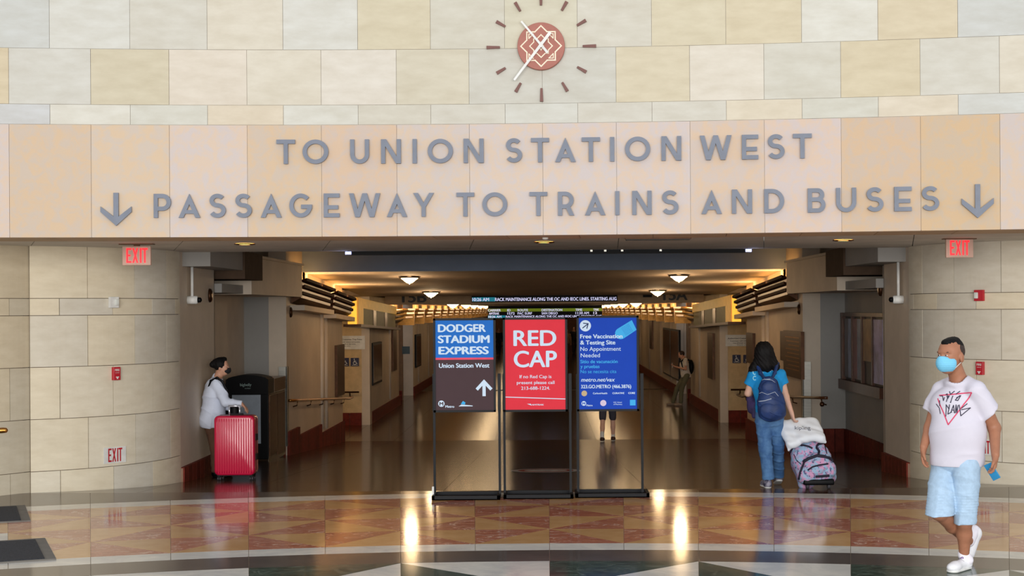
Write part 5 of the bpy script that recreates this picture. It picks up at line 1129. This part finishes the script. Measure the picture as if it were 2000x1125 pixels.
    solid('front_pocket', [ell(P_(1507, 801, Y0-.085), (.125, .045, .10), .03), ell(P_(1503, 757, Y0-.06), (.085, .035, .075), .03)], nv, Tb, .007, disp=folds(.003, (40, 30, 30), 5))
    bm = BM(); o_ = body.data
    bv = BVHTree.FromPolygons([v.co for v in o_.vertices], [tuple(p.vertices) for p in o_.polygons])
    def zipline(name, pts, m, r=.0035, parent=Tb, depth=-.02):
        P = []
        for (x, y) in pts:
            p = Vector(P_(x, y, Y0-.14)); P.append(p)
        fp = Tb.children[1].data; bb = BVHTree.FromPolygons([v.co for v in fp.vertices], [tuple(q.vertices) for q in fp.polygons]); Q = []
        for i in range(len(P)-1):
            for j in range(6):
                p = P[i].lerp(P[i+1], j/6); st = Vector((p.x, Y0-.4, p.z)); h1_, h2_ = bb.ray_cast(st, Vector((0, 1, 0)), 1), bv.ray_cast(st, Vector((0, 1, 0)), 1); c_ = [h[0] for h in (h1_, h2_) if h[0]]
                if c_: Q.append(min(c_, key=lambda v: v.y))
        if len(Q) > 1: bm = BM(); tube(bm, Q, r, 6); obj(name, bm, m, parent, True)
    zm = mat('silver zip', (170, 180, 196), .4); zd = mat('dark navy webbing', (14, 24, 56), .6)
    zipline('zip', [(1478, 786), (1495, 783), (1510, 778)], zm, .005); zipline('zip', [(1480, 773), (1490, 767), (1500, 771), (1515, 766), (1523, 776)], zm, .003); zipline('zip', [(1485, 748), (1495, 742), (1510, 743), (1518, 749)], zm, .003); zipline('zip', [(1494, 742), (1510, 741)], zm, .004); zipline('webbing', [(1487, 735), (1484, 775)], zd, .006); zipline('webbing', [(1520, 735), (1524, 770)], zd, .006)
    for (a, b, c_) in (((1479, 718, D-.01), (1486, 730, D-.12), (1494, 741, Y0)), ((1518, 716, D-.01), (1513, 729, D-.12), (1507, 741, Y0))):
        bm = BM(); pts = [P_(a[0]-1, a[1]+3, D+.10), P_(*a)+V3(0, -.0, .03), P_(*b), P_(*c_)]; solid('strap', [cap(p, q, .024, .024, .01, (nrm((0, 1, 1)), .35)) for p, q in zip(pts, pts[1:])], nv, Tb, .006)
    # dark jacket bundle held in front arm
    solid_T = thing('bundled_jacket', 'dark purple jacket bundle tucked under the left arm of the backpack wearer', 'jacket', tuple(P_(1470, 800, D+.15)))
    solid('cloth', [cap(P_(1466, 775, D+.14), P_(1466, 802, D+.12), .045, .035, .03), cap(P_(1474, 788, D+.1), P_(1473, 812, D+.08), .04, .03, .03)], mat('dark purple cloth', (52, 40, 84), .8, scale=9, var=.3), solid_T, .008, disp=folds(.006, (50, 40, 40), 2))
traveller()
# ------------------------------------------------------------------ rolling duffel with white bag
def duffel():
    T = thing('rolling_duffel', 'pink and blue flowered rolling duffel bag with black straps, tilted behind the traveller', 'luggage', tuple(U(1600, 955, 16.0)))
    a = P_(1572, 870, 16.28); b = P_(1598, 936, 16.02); fab = mat('flowered fabric', (150, 180, 208), .8, scale=22, rgb2=(204, 150, 186), ramp=(.46, .56), detail=3)
    N = fab.node_tree.nodes; L = fab.node_tree.links; bs = N['Principled BSDF']; v = N.new('ShaderNodeTexNoise'); v.inputs['Scale'].default_value = 34; v.inputs['Detail'].default_value = 3; tc = [n for n in N if n.type == 'MAPPING'][0]; L.new(tc.outputs[0], v.inputs['Vector'])
    r_ = N.new('ShaderNodeMapRange'); r_.inputs[1].default_value = .56; r_.inputs[2].default_value = .66; L.new(v.outputs['Fac'], r_.inputs[0]); mx = N.new('ShaderNodeMix'); mx.data_type = 'RGBA'; L.new(r_.outputs[0], mx.inputs[0]); L.new(bs.inputs['Base Color'].links[0].from_socket, mx.inputs[6]); mx.inputs[7].default_value = (*lin((84, 84, 124)), 1); L.new(mx.outputs[2], bs.inputs['Base Color'])
    ax_ = nrm(b-a); sx = nrm(np.cross((0, 1, 0), ax_)); fr = nrm(np.cross(ax_, sx)); 
    if fr[1] > 0: fr = -fr
    if sx[0] < 0: sx = -sx
    g = lambda u, v_, w_: a+sx*u+ax_*v_+fr*w_
    S = []
    for u in (-.13, .13):
        for w_ in (-.07, .07): S += [cap(g(u*.72, -.06, w_), g(u*1.0, .40, w_*1.1), .070, .085, .05)]
    S += [cap(g(-.08, .2, 0), g(.08, .2, 0), .14, .14, .05), ell(g(0, .02, 0), (.15, .13, .12), .05), ell(g(0, .36, .02), (.20, .16, .14), .05)]
    body = solid('body', S, fab, T, .009, disp=folds(.006, (22, 20, 26), 6))
    solid('front_pocket', [ell(g(.02, .33, .145), (.145, .06, .13), .03, basis(sx, fr, ax_)), ell(g(-.02, .1, .13), (.13, .05, .10), .03, basis(sx, fr, ax_))], fab, T, .009, disp=folds(.004, (30, 30, 30), 8))
    dt = [body.data, T.children[1].data]; bvs = [BVHTree.FromPolygons([v.co for v in m_.vertices], [tuple(p.vertices) for p in m_.polygons]) for m_ in dt]
    wb_ = mat('dark navy strap webbing', (24, 20, 42), .7)
    def strap(name, pts, r=.014):
        Q = []
        for i in range(len(pts)-1):
            for j in range(7):
                t = j/7; px, py = pts[i][0]*(1-t)+pts[i+1][0]*t, pts[i][1]*(1-t)+pts[i+1][1]*t
                p = Vector(U(px, py, 15.5)); d = (p-Vector((0, 0, H))).normalized(); hs = [h[0] for h in (bv.ray_cast(Vector((0, 0, H)), d, 30) for bv in bvs) if h[0]]
                if hs: Q.append(min(hs, key=lambda v: v.y)+Vector((0, -.006, 0)))
        if len(Q) > 2: bm = BM(); tube(bm, Q, r, 6); obj(name, bm, wb_, T, True)
    zz = lambda x, y: (1505+x/7.5, 810+y/7.5)
    strap('strap', [zz(*p) for p in ((275, 600), (320, 490), (390, 445), (480, 445), (560, 465), (620, 495))], .011)
    strap('strap', [zz(*p) for p in ((670, 470), (700, 430), (780, 415))], .013); strap('strap', [zz(*p) for p in ((670, 480), (710, 530), (700, 590))], .013)
    strap('grab_handle', [zz(*p) for p in ((480, 690), (560, 640), (680, 600), (780, 610), (880, 645), (905, 690))], .019)
    strap('strap', [zz(*p) for p in ((490, 700), (430, 850), (410, 960))], .012); strap('zip', [zz(*p) for p in ((545, 810), (620, 760), (720, 735), (860, 715))], .009); strap('strap', [zz(*p) for p in ((790, 440), (830, 590))], .006); strap('zip', [zz(*p) for p in ((340, 580), (380, 670), (460, 735))], .004); strap('top_strap', [zz(*p) for p in ((330, 352), (400, 358), (480, 350))], .009)
    strap('pocket_handle', [zz(*p) for p in ((660, 905), (760, 898), (875, 888))], .015)
    zf = fz(16.0)
    bc = P_(1598, 950, 15.99); bm = boxes((bc[0]-.17, bc[0]+.16, 15.90, 16.1, zf+.045, zf+.11)); bevel(bm, .02, 3); obj('wheel_housing', bm, M_blackp, T, True)
    for dx in (-.12, .11): bm = BM(); tube(bm, [(bc[0]+dx-.015, 15.97, zf+.035), (bc[0]+dx+.015, 15.97, zf+.035)], .034, 18); obj('wheel', bm, mat('grey rubber', (70, 68, 72), .6), T, True)
    for dx in (-.07, .07): bm = BM(); tube(bm, [Vector(g(dx, 0, -.06)), Vector(g(dx*.9, -.30, -.06))], .008, 8); obj('handle_tube', bm, M_steel, T, True)
    bm = BM(); tube(bm, [Vector(g(-.08, -.30, -.06)), Vector(g(.08, -.30, -.06))], .014, 10); obj('handle_grip', bm, M_blackp, T, True)
    # white bag lying over the handle
    Tw = thing('paper_bag', 'white soft bag with dark script word lying on top of the rolling duffel', 'bag', tuple(P_(1565, 860, 16.2)))
    cs = [P_(1522, 833, 16.24), P_(1597, 822, 16.3), P_(1609, 862, 16.1), P_(1542, 876, 16.1)]
    cs = [P_(1525, 830, 16.2), P_(1592, 825, 16.24), P_(1607, 856, 16.02), P_(1542, 868, 16.02)]
    S = [cap(cs[0], cs[1], .035, .035, .03), cap(cs[1], cs[2], .035, .022, .03), cap(cs[0], cs[3], .04, .03, .03), cap(cs[3], P_(1540, 880, 16.02), .03, .010, .02), cap(cs[2], P_(1612, 863, 16.02), .022, .010, .02)]
    for i in range(7):
        t = (i+.5)/7; S.append(cap(cs[0]*(1-t)+cs[1]*t, (cs[3]*(1-t)+cs[2]*t)+V3(0, .0, .03 if 1 < i < 6 else 0), .045, .04, .05))
    wbg = solid('bag', S, mat('white plastic bag', (226, 232, 240), .6, var=.02), Tw, .008, disp=folds(.006, (24, 30, 26), 9))
    bm = BM(); vs, fs = text_mesh('kipling', .01, .1); x0 = min(v[0] for v in vs); x1 = max(v[0] for v in vs); k = 30*16.1/F/(x1-x0)
    me = wbg.data; bv = BVHTree.FromPolygons([v.co for v in me.vertices], [tuple(p.vertices) for p in me.polygons]); o = Vector(U(1555, 840, 16.0)); nv = []
    for v in vs:
        p = o+Vector(((v[0]-x0)*k, 0, v[1]*k*.8)); h = bv.ray_cast(Vector((p.x, 15.4, p.z)), Vector((0, 1, 0)), 2); nv.append(bm.verts.new((h[0] if h[0] else p)+Vector((0, -.004, 0))))
    for f_ in fs:
        try: bm.faces.new([nv[i] for i in f_])
        except ValueError: pass
    obj('script_lettering', bm, mat('dark grey ink', (70, 74, 92), .6), Tw)
duffel()
# ------------------------------------------------------------------ woman in white leaning on the left wall
def leaning_woman():
    D = 19.0; T = thing('person', 'person in loose white blouse with black mask and hair bun behind the red suitcase', 'person', tuple(U(418, 925, D)))
    f = nrm((1, .1, -.02)); hc = P_(433, 716.5, D); hp, R, sd, up = head_prims(hc, nrm((1, -.06, -.05)), .215, .068, .088)
    nb = P_(425, 738, D); Ls, Rs = P_(424, 750, D-.14), P_(424, 750, D+.14); Le, Lw = P_(441, 786, D-.2), P_(471, 788, D-.22); Re, Rw = P_(436, 790, D+.16), P_(455, 800, D+.05)
    pel = P_(416, 826, D); kn = P_(424, 875, D); an = P_(424, 918, D)
    B = hp+[cap(hc-up*.05-f*.01, nb, .05, .055, .03), cap(nb, Ls, .04, .05, .04), cap(nb, Rs, .04, .05, .04), ell(P_(421, 775, D), (.10, .15, .2), .05), ell(pel, (.11, .15, .14), .05), cap(P_(421, 775, D), pel, .11, .12, .05), cap(Ls, Le, .045, .036, .02), cap(Le, Lw, .036, .024, .02), cap(Rs, Re, .045, .036, .02), cap(Re, Rw, .036, .024, .02)]
    for q in (-.08, .08): B += [cap(pel+V3(0, q, -.05), kn+V3(0, q, 0), .075, .05, .03), cap(kn+V3(0, q, 0), an+V3(0, q, 0), .048, .033, .02)]
    solid('body', B+hand(Lw, (.75, -.1, -.7), (-.5, 0, -.6), (.3, .9, -.3), .5, .92)+hand(Rw, (.6, -.3, -.6), (0, 0, -1), (0, -1, 0), .6, .9), skin3, T, .0065)
    eyes(hc, nrm((1, -.06, -.05)), R, sd, up, T, .92)
    solid('hair', [ell(hc-f*.022+up*.03, (.078, .085, .088), .02, R, cut=[(hc+f*.045+up*.03, f*1-up*.45), (hc-f*.02-up*.055, -up-f*.1)]), ell(hc-f*.112+up*.028, (.042, .042, .042), .02), cap(hc+f*.03+up*.098, hc-f*.08+up*.06, .03, .04, .03)], hairm, T, .006, disp=lambda X, Yy, Z: .0025*np.sin(200*X+60*Z)*np.sin(150*Yy))
    solid('face_mask', [ell(hc-up*.045+f*.05, (.056, .062, .05), .01, R, cut=[(hc+f*.035, -f), (hc-up*.005, up)]), ell(hc-up*.04+f*.09, (.03, .03, .036), .02, R, cut=[(hc-up*.005, up)])], mat('black mask cloth', (20, 20, 26), .8), T, .006)
    wb_ = mat('white linen', (214, 222, 240), .85, var=.04)
    cuff = P_(474, 788.5, D-.22); hem = P_(414, 836, D)
    solid('blouse', [ell(P_(419, 768, D), (.125, .19, .21), .06), cap(P_(419, 775, D), P_(415, 822, D), .145, .165, .06, ((0, 1, 0), 1.15)), ell(P_(415, 820, D), (.165, .19, .14), .05), cap(nb+V3(-.01, 0, -.03), Ls, .06, .07, .04), cap(nb+V3(-.01, 0, -.03), Rs, .06, .07, .04), cap(Ls, Le, .075, .062, .04), cap(Le, cuff, .058, .046, .03, cut=[(cuff, nrm(cuff-Le))]), cap(Rs, Re, .07, .055, .03), cap(Re, Rw, .05, .04, .03), cap(nb+V3(-.015, 0, -.02), nb+V3(-.02, 0, .02), .055, .05, .02)], wb_, T, .0075, disp=crease(.012, ((8, 9, 0), (5, -12, 2), (14, 3, 4)), 2.5), cuts=[(hem, (-.12, 0, -1))])
    br = mat('brown trousers', (92, 62, 44), .85, var=.1)
    for_q = []
    for q in (-.08, .08): for_q += [cap(pel+V3(0, q, -.03), kn+V3(0, q, 0), .088, .07, .03), cap(kn+V3(0, q, 0), an+V3(0, q, .02), .068, .06, .03)]
    solid('trousers', [ell(pel, (.12, .16, .13), .05)]+for_q, br, T, .009, disp=folds(.004), cuts=[(pel+V3(0, 0, .08), (0, 0, 1))])
    for q in (-.08, .08):
        h_ = an+V3(-.05, q, 0); h_[2] = fz(h_[1]); shoe('shoe', h_, h_+V3(.23, 0, 0), M_blackp, M_blackp, T, .042, vox=.008)
    Tb = thing('shoulder_bag', 'black bag with shoulder strap worn across the white blouse', 'bag', tuple(P_(455, 800, D-.1)))
    pts = [P_(402, 790, D-.05), P_(405, 765, D-.12), P_(412, 744, D-.17), P_(424, 738, D-.20), P_(434, 745, D-.18), P_(443, 762, D-.19), P_(450, 780, D-.14)]
    solid('strap', [cap(a, b, .016, .016, .01, ((0, 1, 0), .5)) for a, b in zip(pts, pts[1:])], M_blackp, Tb, .006)
    solid('bag_body', [cap(P_(458, 794, D+.0), P_(458, 808, D+.0), .055, .06, .03, ((0, 1, 0), .8))], M_blackp, Tb, .008)
leaning_woman()
# ------------------------------------------------------------------ red suitcase
def suitcase():
    D0 = 18.12; a, b = U(418, 935, D0), U(497, 930, D0); x0, x1 = a.x, b.x; zf = fz(18.2); zt = U(457, 812, D0).z; zb_ = U(457, 929, D0).z
    T = thing('suitcase', 'crimson ribbed hard shell suitcase with raised silver handle by the left wall', 'suitcase', ((x0+x1)/2, D0+.13, zf))
    rd = mat('crimson shell', (200, 24, 66), .28, spec=.6, var=.03, scale=3, coat=.2)
    y0, y1 = D0, D0+.27
    for i, (ya, yb) in enumerate(((y0, (y0+y1)/2-.004), ((y0+y1)/2+.004, y1))):
        bm = BM(); nx, nz = 60, 12; W = x1-x0; Hh = zt-zb_; r = .05
        # rounded shell: superellipse outline lofted over depth
        rings = []
        prof = [(.90, ya if i == 0 else yb), (.965, (ya+.006) if i == 0 else (yb-.006)), (.99, (ya+.02) if i == 0 else (yb-.02)), (1.0, (ya+.045) if i == 0 else (yb-.045)), (1.0, yb if i == 0 else ya)]
        def outline(sc_):
            pts = []; w2, h2 = W/2-(1-sc_)*.25*1.0, Hh/2-(1-sc_)*.25; rr = .055
            for (cx_, cz_, a0) in ((w2-rr, h2-rr, 0), (-w2+rr, h2-rr, 90), (-w2+rr, -h2+rr, 180), (w2-rr, -h2+rr, 270)):
                for j in range(7): t = math.radians(a0+15*j); pts.append(((x0+x1)/2+cx_+rr*math.cos(t), (zt+zb_)/2+cz_+rr*math.sin(t)))
            return pts
        for sc_, yy in prof: rings.append([bm.verts.new((p[0], yy, p[1])) for p in outline(sc_)])
        for A, B_ in zip(rings, rings[1:]):
            for k in range(len(A)): bm.faces.new((A[k], A[(k+1) % len(A)], B_[(k+1) % len(A)], B_[k]))
        bm.faces.new(rings[0]); obj('shell', bm, rd, T, True)
    n = 15
    for i in range(n):
        x = x0+.04+(x1-x0-.08)*i/(n-1); bm = BM(); tube(bm, [(x, y0+.012, zt-.022), (x, y0+.0, zt-.05), (x, y0-.001, zt-.1), (x, y0-.001, zb_+.06), (x, y0+.004, zb_+.03)], [.006, .008, .0085, .0085, .006], 8); obj('rib', bm, rd, T, True)
    obj('seam_band', boxes((x0-.003, x1+.003, (y0+y1)/2-.006, (y0+y1)/2+.006, zb_+.03, zt-.03), (x0+.05, x1-.05, (y0+y1)/2-.006, (y0+y1)/2+.006, zb_-.002, zt+.003)), M_blackp, T)
    obj('side_latch', bevel(boxes((x1-.004, x1+.012, D0+.08, D0+.18, zb_+.42, zb_+.5), (x1-.004, x1+.012, D0+.08, D0+.18, zb_+.18, zb_+.26), (x0-.010, x0+.004, D0+.08, D0+.18, zb_+.42, zb_+.5)), .003, 1), M_blackp, T)
    obj('top_grip', bevel(boxes(((x0+x1)/2-.07, (x0+x1)/2+.09, D0+.11, D0+.15, zt-.004, zt+.02)), .006, 2), M_blackp, T)
    h0, h1 = U(448, 793, D0+.2), U(468, 793, D0+.2); htop = h0.z
    for x in (h0.x, h1.x): bm = BM(); tube(bm, [(x, D0+.2, zt-.02), (x, D0+.2, htop)], .009, 10); obj('handle_tube', bm, mat('polished aluminium', (216, 220, 230), .2, metal=.6), T, True)
    bm = BM(); tube(bm, [(h0.x-.012, D0+.2, htop), (h1.x+.012, D0+.2, htop)], .013, 12); obj('handle_bar', bm, MATS['polished aluminium'], T, True)
    for x in (x0+.05, x1-.05):
        for yy in (D0+.06, D0+.21):
            z0 = fz(yy); obj('wheel_bracket', bevel(boxes((x-.02, x+.02, yy-.02, yy+.02, z0+.035, zb_+.012)), .004, 1), M_blackp, T)
            for dx in (-.013, .013): bm = BM(); tube(bm, [(x+dx-.009, yy+.01, z0+.026), (x+dx+.009, yy+.01, z0+.026)], .026, 16); obj('wheel', bm, MATS['grey rubber'], T, True)
    obj('bottom_rim', boxes((x0+.03, x1-.03, D0+.03, D0+.24, zb_-.006, zb_+.01)), M_blackp, T)
suitcase()
# ------------------------------------------------------------------ black bin
def bin_():
    x0, x1 = -5.03, -4.36; y0, y1 = 23.4, 24.9; zf = fz(23.4)+.0; Z = lambda py: H-(py-CY-ROLL*(CX-500)*-1*0-3.6)*23.4/F
    zt = H-(734-CY-3.6)*23.4/F; zd = H-(727-CY-3.6)*23.4/F
    T = thing('waste_bin', 'black domed waste compactor bin with pale front panel in the left niche', 'bin', ((x0+x1)/2, 24.1, zf))
    bm = boxes((x0, x1, y0+.02, y1, fz(y1)+.03, zt-.28)); bevel(bm, .012, 2); obj('cabinet', bm, mat('dark brown steel', (60, 44, 30), .25, metal=.5, scale=3), T)
    bm = BM(); n = 14; A = []
    for yy in (y0, y0+.5):
        pts = [(x0, yy, zt-.29), (x1, yy, zt-.29)]+[(x1+(x0-x1)*i/n, yy, (zt-.06)+.075*math.sin(PI*(.0+1.0*i/n))**.6) for i in range(n+1)]; A.append([bm.verts.new(p) for p in pts])
    bm.faces.new(A[0]); bm.faces.new(A[1][::-1]); m_ = len(A[0])
    for i in range(m_): bm.faces.new((A[0][i], A[1][i], A[1][(i+1) % m_], A[0][(i+1) % m_]))
    obj('hood', bm, M_blackp, T)
    bm = boxes((x0, x1, y0, y0+.05, zf+.02, zt-.29)); bevel(bm, .01, 2); obj('front_frame', bm, M_blackp, T)
    obj('front_panel', boxes((x0+.1, x1-.12, y0-.012, y0, zf+.27, zt-.30)), mat('pale grey panel', (150, 160, 172), .4), T)
    obj('side_panel', boxes((x1, x1+.012, y0+.08, y0+.70, zf+.06, zt-.32), (x1, x1+.012, y0+.76, y1-.06, zf+.02, zt-.32)), M_brassd, T)
    obj('side_top', boxes((x0+.05, x1+.01, y0+.5, y1, zt-.28, zt-.07)), mat('brown lid steel', (90, 66, 44), .3, metal=.5), T)
    obj('foot', boxes((x0+.02, x0+.1, y0+.1, y1-.1, fz(y1)-.01, fz(y1)+.05), (x1-.1, x1-.02, y0+.1, y1-.1, fz(y1)-.0, fz(y1)+.05)), M_blackp, T)
    M = plane_M((0, y0-.003, 0), (1, 0, 0), (0, 0, 1), (0, -1, 0)); bm = BM(); c = U(480, 743, y0); put_text(bm, 'bigbelly', U(469, 743, y0).x, U(491, 743, y0).x, zt-.16, .045, M, .02); put_text(bm, 'solar', U(478, 743, y0).x, U(490, 743, y0).x, zt-.205, .022, M); obj('lettering', bm, mat('grey green print', (128, 150, 146), .5), T)
    T = thing('hanging_cable', 'loose white cable and dark pouch hanging beside the waste bin', 'cable', (-4.36, 25.1, .5)); bm = BM()
    q = [(552, 756), (556, 752), (557, 745), (553, 742), (549, 752), (543, 758)]; tube(bm, [U(x, y, 25.15) for x, y in q], .012, 8); obj('cable', bm, M_white, T, True)
    solid('pouch', [cap(P_(546, 762, 25.1), P_(546, 780, 25.1), .06, .055, .02, ((0, 1, 0), .6))], M_blackp, T, .012)
bin_()
# ------------------------------------------------------------------ people further in
def figure(label, x, y, h, f, top, bottom, hair=(24, 20, 20), pose='stand', shorts=False, vox=.014, shoec=(30, 22, 20), pack=None, skin=None):
    """simple full figure, f = facing in plan, stands at depth y"""
    z = fz(y); s = h/1.7; f = nrm((*f, 0)); r = nrm(np.cross(f, (0, 0, 1))); o = V3(x, y, z); g = lambda a, b, c: o+r*a*s+f*b*s+V3(0, 0, c*s); skin = skin or skin3
    T = thing('person', label, 'person', (x, y, z)); lean = pose == 'lean'; R = basis(r, f, (0, 0, 1))
    bk = -.0 if not lean else -.06; ft = 0 if not lean else .17
    hcz = 1.58; hb = bk*1.0+(.08 if lean else 0); hc = g(0, hb, hcz-(.06 if lean else 0)); hf = nrm(f+V3(0, 0, -.55 if lean else 0))
    hp, Rh, sd, up = head_prims(hc, hf, .225*s, .072, .09)
    nb = g(0, bk, 1.42); pel = g(0, bk-(.05 if lean else 0), .90)
    S = {q: g(q*.18, bk, 1.37) for q in (-1, 1)}; El = {q: g(q*.23, bk+(.0 if lean else -.02), 1.1) for q in (-1, 1)}; Wr = {q: (g(q*.08, bk+.26, 1.16) if lean else g(q*.24, .06, .86)) for q in (-1, 1)}
    Hp = {q: pel+r*q*.09*s for q in (-1, 1)}; st = .13 if pose == 'walk' else 0
    Kn = {q: g(q*.1, (q*st*.8+.04) if not lean else .10+(q*.05), .50) for q in (-1, 1)}; An = {q: g(q*.1, (q*st*1.6-.02) if not lean else ft+q*.10, .08) for q in (-1, 1)}
    B = hp+[cap(hc-up*.05, nb, .05*s, .055*s, .03), ell(g(0, bk, 1.22), (.15*s, .105*s, .2*s), .05, R), ell(pel, (.15*s, .11*s, .12*s), .05, R)]
    for q in (-1, 1): B += [cap(nb, S[q], .04*s, .048*s, .04), cap(S[q], El[q], .045*s, .036*s, .02), cap(El[q], Wr[q], .036*s, .024*s, .02), cap(Hp[q], Kn[q], .075*s, .05*s, .03), cap(Kn[q], (Kn[q]+An[q])/2, .052*s, .05*s, .02), cap((Kn[q]+An[q])/2, An[q], .05*s, .034*s, .02)]+hand(Wr[q], (f*.8+V3(0, 0, .3)) if lean else (0, 0, -1), r*-q if not lean else V3(0, 0, 1), f if not lean else -r*q, .6, s)
    solid('body', B, skin, T, vox*.75)
    solid('hair', [ell(hc-hf*.02*s+up*.03*s, (.08*s, .092*s, .088*s), .02, Rh, cut=[(hc+hf*.05+up*.02, hf-up*.4), (hc-up*.05, -up)])], mat('hair %d %d %d' % hair, hair, .6), T, vox)
    tm = mat('top %d %d %d' % top, top, .85); P = [ell(g(0, bk, 1.22), (.175*s, .125*s, .22*s), .05, R), cap(g(0, bk, 1.2), pel+V3(0, 0, -.02), .14*s, .155*s, .05)]
    for q in (-1, 1): m_ = (S[q]+El[q])/2 if lean or shorts else Wr[q]*.9+El[q]*.1; P += [cap(nb+V3(0, 0, -.03), S[q], .05*s, .06*s, .03), cap(S[q], (S[q]+El[q])/2 if lean or shorts else El[q], .062*s, .058*s, .03)]+([] if lean or shorts else [cap(El[q], m_, .055*s, .045*s, .03)])
    solid('shirt', P, tm, T, vox, disp=folds(.004), cuts=[(pel+V3(0, 0, -.06*s), (0, 0, -1))])
    bmt = mat('trousers %d %d %d' % bottom, bottom, .85); P = [ell(pel, (.16*s, .125*s, .13*s), .05, R)]
    for q in (-1, 1): P += [cap(Hp[q], Kn[q], .09*s, .075*s, .03)]+([] if shorts else [cap(Kn[q], An[q]+V3(0, 0, .03), .072*s, .062*s, .03)])
    solid('shorts' if shorts else 'trousers', P, bmt, T, vox, disp=folds(.004))
    for q in (-1, 1):
        h_ = An[q]+V3(0, 0, 0)-f*.06*s; h_[2] = fz(h_[1])
        if shorts: solid('sock', [cap(An[q]+V3(0, 0, .11*s), An[q], .045*s, .042*s, .02)], M_white, T, vox*.7)
        shoe('shoe', h_, h_+f*.27*s, mat('shoe %d %d %d' % shoec, shoec, .6), M_white if shorts else mat('shoe %d %d %d' % shoec, shoec, .6), T, .045*s, vox=vox*.8)
    if pack:
        Tb = thing('backpack', pack, 'backpack', tuple(g(0, bk-.2, 1.0))); solid('body', [ell(g(0, bk-.2, 1.16), (.14*s, .09*s, .22*s), .04, R)], M_blackp, Tb, vox)
        for q in (-1, 1): pts = [g(q*.1, bk-.14, 1.36), g(q*.11, bk+.0, 1.43), g(q*.12, bk+.12, 1.33), g(q*.14, bk+.05, 1.08)]; solid('strap', [cap(a, b, .02, .02, .01) for a, b in zip(pts, pts[1:])], M_blackp, Tb, .009)
    return T, Wr
c = U(1187, 856, 31.3); figure('person in shorts, white socks and brown shoes, mostly hidden behind the blue poster stand', c.x, 31.3, 1.68, (.12, 1), (200, 196, 190), (60, 60, 70), pose='walk', shorts=True, shoec=(64, 38, 28), skin=skin2, vox=.012)
c = U(1341, 786, 43.4); T_, Wr_ = figure('person in white top and olive trousers leaning on the far right wall', c.x-.10, 43.6, 1.66, (-1, -.1), (214, 204, 190), (104, 100, 74), hair=(44, 26, 18), pose='lean', pack='black backpack of the person leaning on the far right wall', shoec=(150, 130, 110))
cc = (Wr_[1]+Wr_[-1])/2+V3(-.1, 0, .05); Tp = thing('phone', 'small pale phone held by the person leaning on the far right wall', 'phone', tuple(cc)); bm = boxes((cc[0]-.004, cc[0]+.004, cc[1]-.036, cc[1]+.036, cc[2]-.07, cc[2]+.07)); obj('case', bm, M_steel, Tp)
for px, D, lab, top, bot in ((974, 92, 'distant figure in black walking in the gap left of the red poster', (20, 18, 20), (22, 20, 22)), (1107, 86, 'distant figure in a tan top seen in the gap right of the red poster', (150, 118, 84), (120, 92, 60)), (1121, 96, 'distant figure in black seen beside the blue poster frame', (22, 20, 22), (40, 30, 28))):
    c = U(px, 690, D); figure(lab, c.x, D, 1.7, (.2, -1), top, bot, pose='walk', vox=.028)
